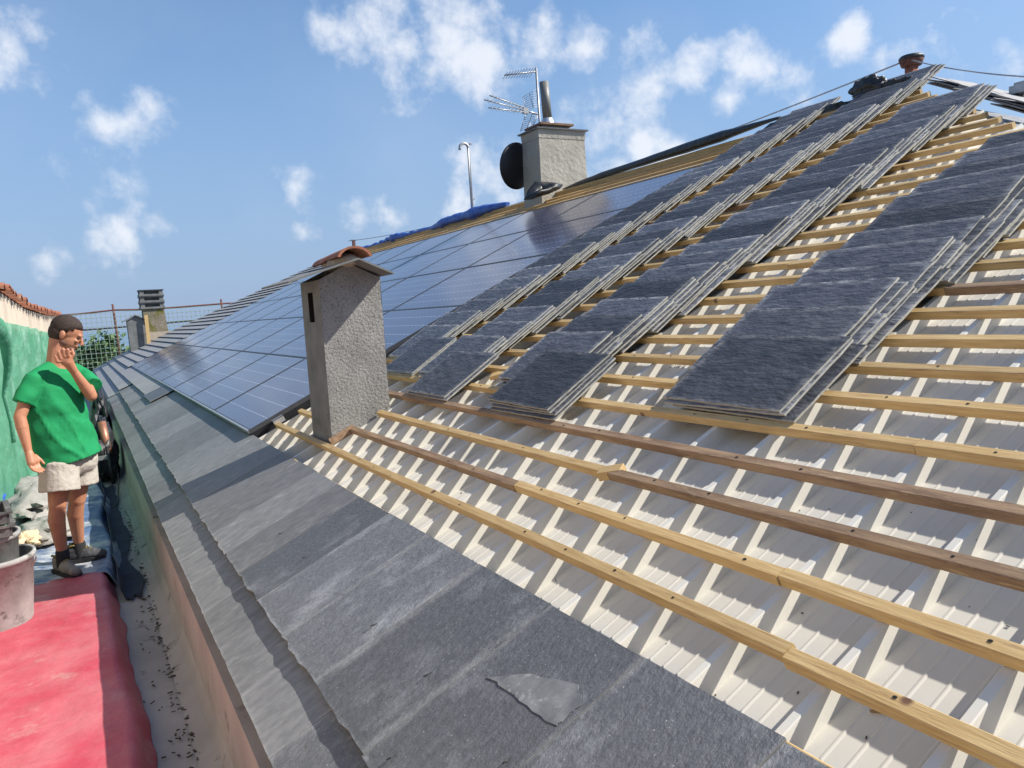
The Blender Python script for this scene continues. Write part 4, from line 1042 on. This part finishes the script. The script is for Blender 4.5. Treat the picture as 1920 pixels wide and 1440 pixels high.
# ================================================================== THE MAN
def finish(m, name, mt, parent, vox, smooth=4):
    o = m.build(name, mt, parent)
    r = o.modifiers.new('r', 'REMESH'); r.mode = 'VOXEL'; r.voxel_size = vox; r.use_smooth_shade = True
    if smooth: s = o.modifiers.new('s', 'SMOOTH'); s.iterations = smooth; s.factor = .5
    return o
def person():
    yb = 6.22
    q = lambda px, py, dy=0.0: aty(px, py, yb+dy)
    r = empty('person', atz(130, 1068, ZT), 'young man in green t-shirt and beige shorts, fist at his chin, looking over the roof', 'person')
    hd = q(124, 626)                                    # head centre
    fwd = Vector((.88, -.18, -.46)).normalized()        # gaze, tipped down
    rt = fwd.cross(Vector((0, 0, 1))).normalized(); up = rt.cross(fwd)
    Mh = Matrix((fwd, -rt, up)).transposed()            # local x fwd, y left, z up
    H = lambda x, y, z: hd+Mh@Vector((x, y, z))
    shR, shL = q(62, 712, -.13), q(152, 704, .13)
    m = MB()
    m.ell(H(-.005, 0, .028), (.098, .077, .092), Mh); m.ell(H(.03, 0, -.03), (.066, .064, .085), Mh)     # skull, face
    m.ell(H(.045, 0, -.088), (.045, .046, .034), Mh); m.ell(H(.0, 0, -.06), (.06, .06, .05), Mh)            # chin, jaw
    m.capsule(H(.094, 0, .012), H(.116, 0, -.028), .009, .0135); m.ell(H(.112, .011, -.034), (.009, .007, .006), Mh); m.ell(H(.112, -.011, -.034), (.009, .007, .006), Mh)
    m.capsule(H(.086, .028, .022), H(.086, -.028, .022), .013)                                           # brow
    for s in (-1, 1):
        m.ell(H(.078, s*.032, -.018), (.018, .018, .014), Mh)                                             # cheek
        m.ell(H(-.006, s*.079, -.008), (.018, .009, .031), Mh @ Matrix.Rotation(-.2, 3, 'Y'))              # ear
        m.ell(H(.004, s*.083, -.004), (.006, .006, .014), Mh)
    m.ell(H(.094, 0, -.054), (.010, .021, .006), Mh); m.ell(H(.091, 0, -.066), (.010, .018, .006), Mh)   # lips
    nb = q(106, 692, .0)
    m.capsule(H(-.030, 0, -.05), nb, .060, .070); m.capsule(nb, q(104, 720, 0), .07, .09)
    # trunk under the shirt
    m.capsule(q(102, 735), q(118, 850), .10, .11); m.capsule(shR, shL, .052); m.capsule(q(108, 880, -.07), q(140, 878, .08), .10)
    # right arm hanging
    elR, wrR = q(37, 782, -.20), q(53, 846, -.24)
    m.capsule(shR, elR, .048, .037); m.capsule(elR, elR.lerp(wrR, .3), .037, .039); m.capsule(elR.lerp(wrR, .3), wrR, .039, .024)
    hr = wrR; hdv = (q(66, 878, -.27)-wrR).normalized(); sd = Vector((.75, .6, 0)); sd = (sd-hdv*sd.dot(hdv)).normalized(); nn = hdv.cross(sd)
    pc = hr+hdv*.05
    m.capsule(hr+hdv*.02, hr+hdv*.08-sd*.012, .027, .026); m.capsule(hr+hdv*.02, hr+hdv*.075+sd*.014, .025, .024)
    for i, (o_, l) in enumerate(((.030, .070), (.011, .078), (-.009, .073), (-.028, .058))):
        b0 = hr+hdv*.09+sd*o_; b1 = b0+hdv*l*.5+nn*.006; b2 = b1+hdv*l*.42+nn*.022
        m.capsule(b0, b1, .0098, .0092, 10); m.capsule(b1, b2, .0092, .008, 10)
    t0 = hr+hdv*.04+sd*.034; t1 = t0+hdv*.035+sd*.016+nn*.008; t2 = t1+hdv*.032+sd*.004+nn*.012
    m.capsule(t0, t1, .0125, .011, 10); m.capsule(t1, t2, .011, .009, 10)
    # left arm folded up, fist at the jaw
    elL, wrL = q(171, 742, -.08), q(137, 694, -.16)
    m.capsule(shL, elL, .048, .039); m.capsule(elL, elL.lerp(wrL, .35), .038, .038); m.capsule(elL.lerp(wrL, .35), wrL, .038, .025)
    pk = q(125, 675, -.19)                              # palm of the fist
    m.capsule(wrL, pk+(wrL-pk)*.2, .028, .036); m.ell(pk, (.041, .030, .044))
    d2 = (pk-wrL).normalized()
    for i, (fx, fy, ex, ey) in enumerate(((128, 664, 127, 656), (121, 665, 118, 655), (114, 669, 110, 660), (108, 675, 104, 668))):
        k0 = q(fx, fy+3, -.215); k1 = q(ex, ey, -.225+.004*i); k2 = q(ex+3, ey+8, -.175)
        m.capsule(k0, k1, .0135, .0125, 10); m.capsule(k1, k2, .0125, .010, 10); m.capsule(k0, pk, .0135, .020, 10)
    m.capsule(q(131, 676, -.20), q(138, 664, -.20), .0125, .011, 10); m.capsule(q(138, 664, -.20), q(135, 655, -.19), .011, .009, 10)
    # legs
    hipR, hipL = q(112, 888, -.07), q(148, 884, .10)
    knR, knL = q(108, 948, -.10), q(144, 938, .10); anR, anL = q(117, 1036, -.06), q(148, 1020, .20)
    for hp, kn, an in ((hipR, knR, anR), (hipL, knL, anL)):
        m.capsule(hp, kn, .085, .056); m.capsule(kn, kn.lerp(an, .30)+Vector((-.014, .0, 0)), .052, .056); m.capsule(kn.lerp(an, .30)+Vector((-.014, 0, 0)), an, .056, .034)
    finish(m, 'body', M['skin'], r, .0045, 3)
    # eyes
    for s in (-1, 1):
        m = MB(); m.ell(H(.085, s*.030, .002), (.011, .013, .006), Mh); m.build('eye', M['hair'], r)
    # hair cap
    m = MB(); m.ell(H(-.012, 0, .040), (.104, .083, .092), Mh); m.ell(H(-.035, 0, .0), (.078, .077, .085), Mh)
    o = m.build('hair', M['hair'], r)
    # trim below a slanted hairline
    me = o.data; bm = bmesh.new(); bm.from_mesh(me); loc = o.location+r.location
    kill = []
    for f in bm.faces:
        c = Mh.transposed()@(f.calc_center_median()+loc-hd)
        line = .045 if c.x > .045 else (-.01+.6*(c.x+.0) if c.x > -.01 else -.055)
        if c.x > .045 and c.z < .055: kill.append(f)
        elif c.x > -.02 and c.x <= .045 and c.z < .012+.7*max(0, c.x): kill.append(f)
        elif c.x <= -.02 and c.z < -.062: kill.append(f)
    bmesh.ops.delete(bm, geom=kill, context='FACES'); bm.to_mesh(me); bm.free()
    sd_ = o.modifiers.new('s', 'SOLIDIFY'); sd_.thickness = .006
    m = MB(); m.ell(H(.048, 0, -.082), (.046, .050, .036), Mh); m.ell(H(.015, .0, -.055), (.060, .0665, .042), Mh); m.build('beard', M['beard'], r)
    # shirt: loose torso, sleeves with open hems
    m = MB()
    def lin(pts, n):
        out = []
        for i in range(n+1):
            t = i/n*(len(pts)-1); k = min(int(t), len(pts)-2); f = t-k
            f2 = f
            out.append([pts[k][j]*(1-f2)+pts[k+1][j]*f2 for j in range(len(pts[0]))])
        return out
    prof = lin([(100, 690, 0, .10, .08), (100, 700, 0, .185, .105), (102, 720, 0, .205, .125), (105, 760, 0, .21, .145), (112, 800, 0, .205, .155), (122, 835, 0, .205, .165), (131, 862, 0, .212, .172)], 44)
    def fold(p, t, f):
        g = noise.noise(Vector((p.x*5+p.z*6, p.y*5, p.z*11)))*.012*(.3+f) + (1-abs(noise.noise(Vector((p.x*9+p.z*5, p.y*9, p.z*3.2+5))))*2.2)**3*.016*(.2+f)
        return g + .003*noise.noise(p*24)
    m.loft([q(a_, b_, c_) for a_, b_, c_, _, _ in prof], [x[3] for x in prof], [x[4] for x in prof], (.78, .62, .10), 72, fold)
    m.capsule(q(74, 706, -.10), q(96, 694, -.02), .062, .066); m.capsule(q(96, 694, .0), q(140, 698, .10), .066, .066)
    def sleeve(a_, b_, r0, r1):
        n = 14; cs = [a_.lerp(b_, i/n) for i in range(n+1)]
        m.loft(cs, [r0+(r1-r0)*i/n for i in range(n+1)], [(r0+(r1-r0)*i/n)*.95 for i in range(n+1)], (.3, 1, 0), 36, lambda p, t, f: .010*noise.noise(p*14))
    m.tube([q(101, 690, 0)+Vector((.78*.095*math.cos(R(a_))-.3*.085*math.sin(R(a_)), .62*.095*math.cos(R(a_))+.9*.085*math.sin(R(a_)), -.012-.02*math.sin(R(-a_)))) for a_ in range(0, 361, 20)], .011, 8, caps=False)
    m.capsule(q(84, 708, -.07), q(66, 712, -.13), .066, .062)
    sleeve(q(66, 706, -.13), q(44, 757, -.17), .060, .078)
    m.capsule(q(140, 702, .10), q(152, 704, .12), .064, .060)
    sleeve(q(150, 700, .12), q(174, 724, -.01), .060, .074)
    o = m.build('shirt', M['shirt'], r)
    rm = o.modifiers.new('r', 'REMESH'); rm.mode = 'VOXEL'; rm.voxel_size = .0065; rm.use_smooth_shade = True
    s = o.modifiers.new('s', 'SMOOTH'); s.iterations = 2
    return r, q, H, Mh, hd, (hipR, hipL, knR, knL, anR, anL), o, (shR, shL, elR, elL)
RESP = person()
def person2():
    r, q, H, Mh, hd, (hipR, hipL, knR, knL, anR, anL), shirt, _ = RESP
    # shorts: two flared legs joined at the hips
    m = MB()
    m.capsule(q(112, 865, -.05), q(146, 862, .07), .135, .13, 20)
    def leg(a, b, r0, r1):
        a, b = Vector(a), Vector(b); m.tube([a+(b-a)*i/6 for i in range(7)], [r0+(r1-r0)*i/6 for i in range(7)], 22)
    leg(q(110, 868, -.08), q(112, 921, -.11), .118, .128); leg(q(148, 866, .10), q(150, 907, .10), .115, .122)
    finish(m, 'shorts', M['shorts'], r, .007, 3)
    # socks and shoes
    for (an, heel, toe, mt) in ((anR, atz(104, 1066, ZT), atz(145, 1080, ZT), M['shoe']), (anL, atz(143, 1044, ZT), atz(203, 1036, ZT), M['shoe_dark'])):
        m = MB(); m.capsule(an+Vector((0, 0, .0)), an+Vector((0, 0, -.09)), .044, .046); m.build('sock', M['sock'], r)
        d = (toe-heel).normalized(); L = (toe-heel).length; L = max(.27, min(L, .30)); mid = an.copy(); mid.z = ZT
        h0 = mid-d*.075; sd = Vector((-d.y, d.x, 0))
        m = MB(); zz = Vector((0, 0, 1))
        m.capsule(h0+zz*.045, h0+zz*.085+d*.01, .042, .046); m.capsule(h0+zz*.05, h0+d*.13+zz*.05, .043, .045)
        m.capsule(h0+d*.12+zz*.045, h0+d*(L-.055)+zz*.038, .047, .038, flat=.85); m.capsule(h0+d*.02+zz*.09, h0+d*.16+zz*.055, .043, .035); m.capsule(h0+d*.03+zz*.10, h0+d*.055+zz*.135, .030, .020)
        finish(m, 'shoe', mt, r, .006, 2)
        m = MB(); pts = []
        prof = [(-.035, .042), (.0, .05), (.09, .046), (.17, .054), (L-.075, .05), (L-.04, .036), (L-.028, .012)]
        poly = [h0+d*x-sd*w for x, w in prof]+[h0+d*x+sd*w for x, w in prof[::-1]]
        m.prism(poly, zz*.024); m.build('sole', M['sock'], r)
        m = MB()
        for i in range(4):
            c = h0+d*(.070+.024*i)+zz*(.128-.013*i); m.tube([c-sd*.026-zz*.006, c+d*.012+zz*.004, c+sd*.026-zz*.006], .0045, 6)
        m.tube([h0+zz*.125-sd*.04, h0+d*.05+zz*.128-sd*.038, h0+d*.075+zz*.122], .008, 6); m.tube([h0+zz*.125+sd*.04, h0+d*.05+zz*.128+sd*.038, h0+d*.075+zz*.122], .008, 6)
        m.build('lace', M['lace'], r)
person2()
bpy.context.view_layer.update()
print('loose slates', slate_n, 'laid', cnt)
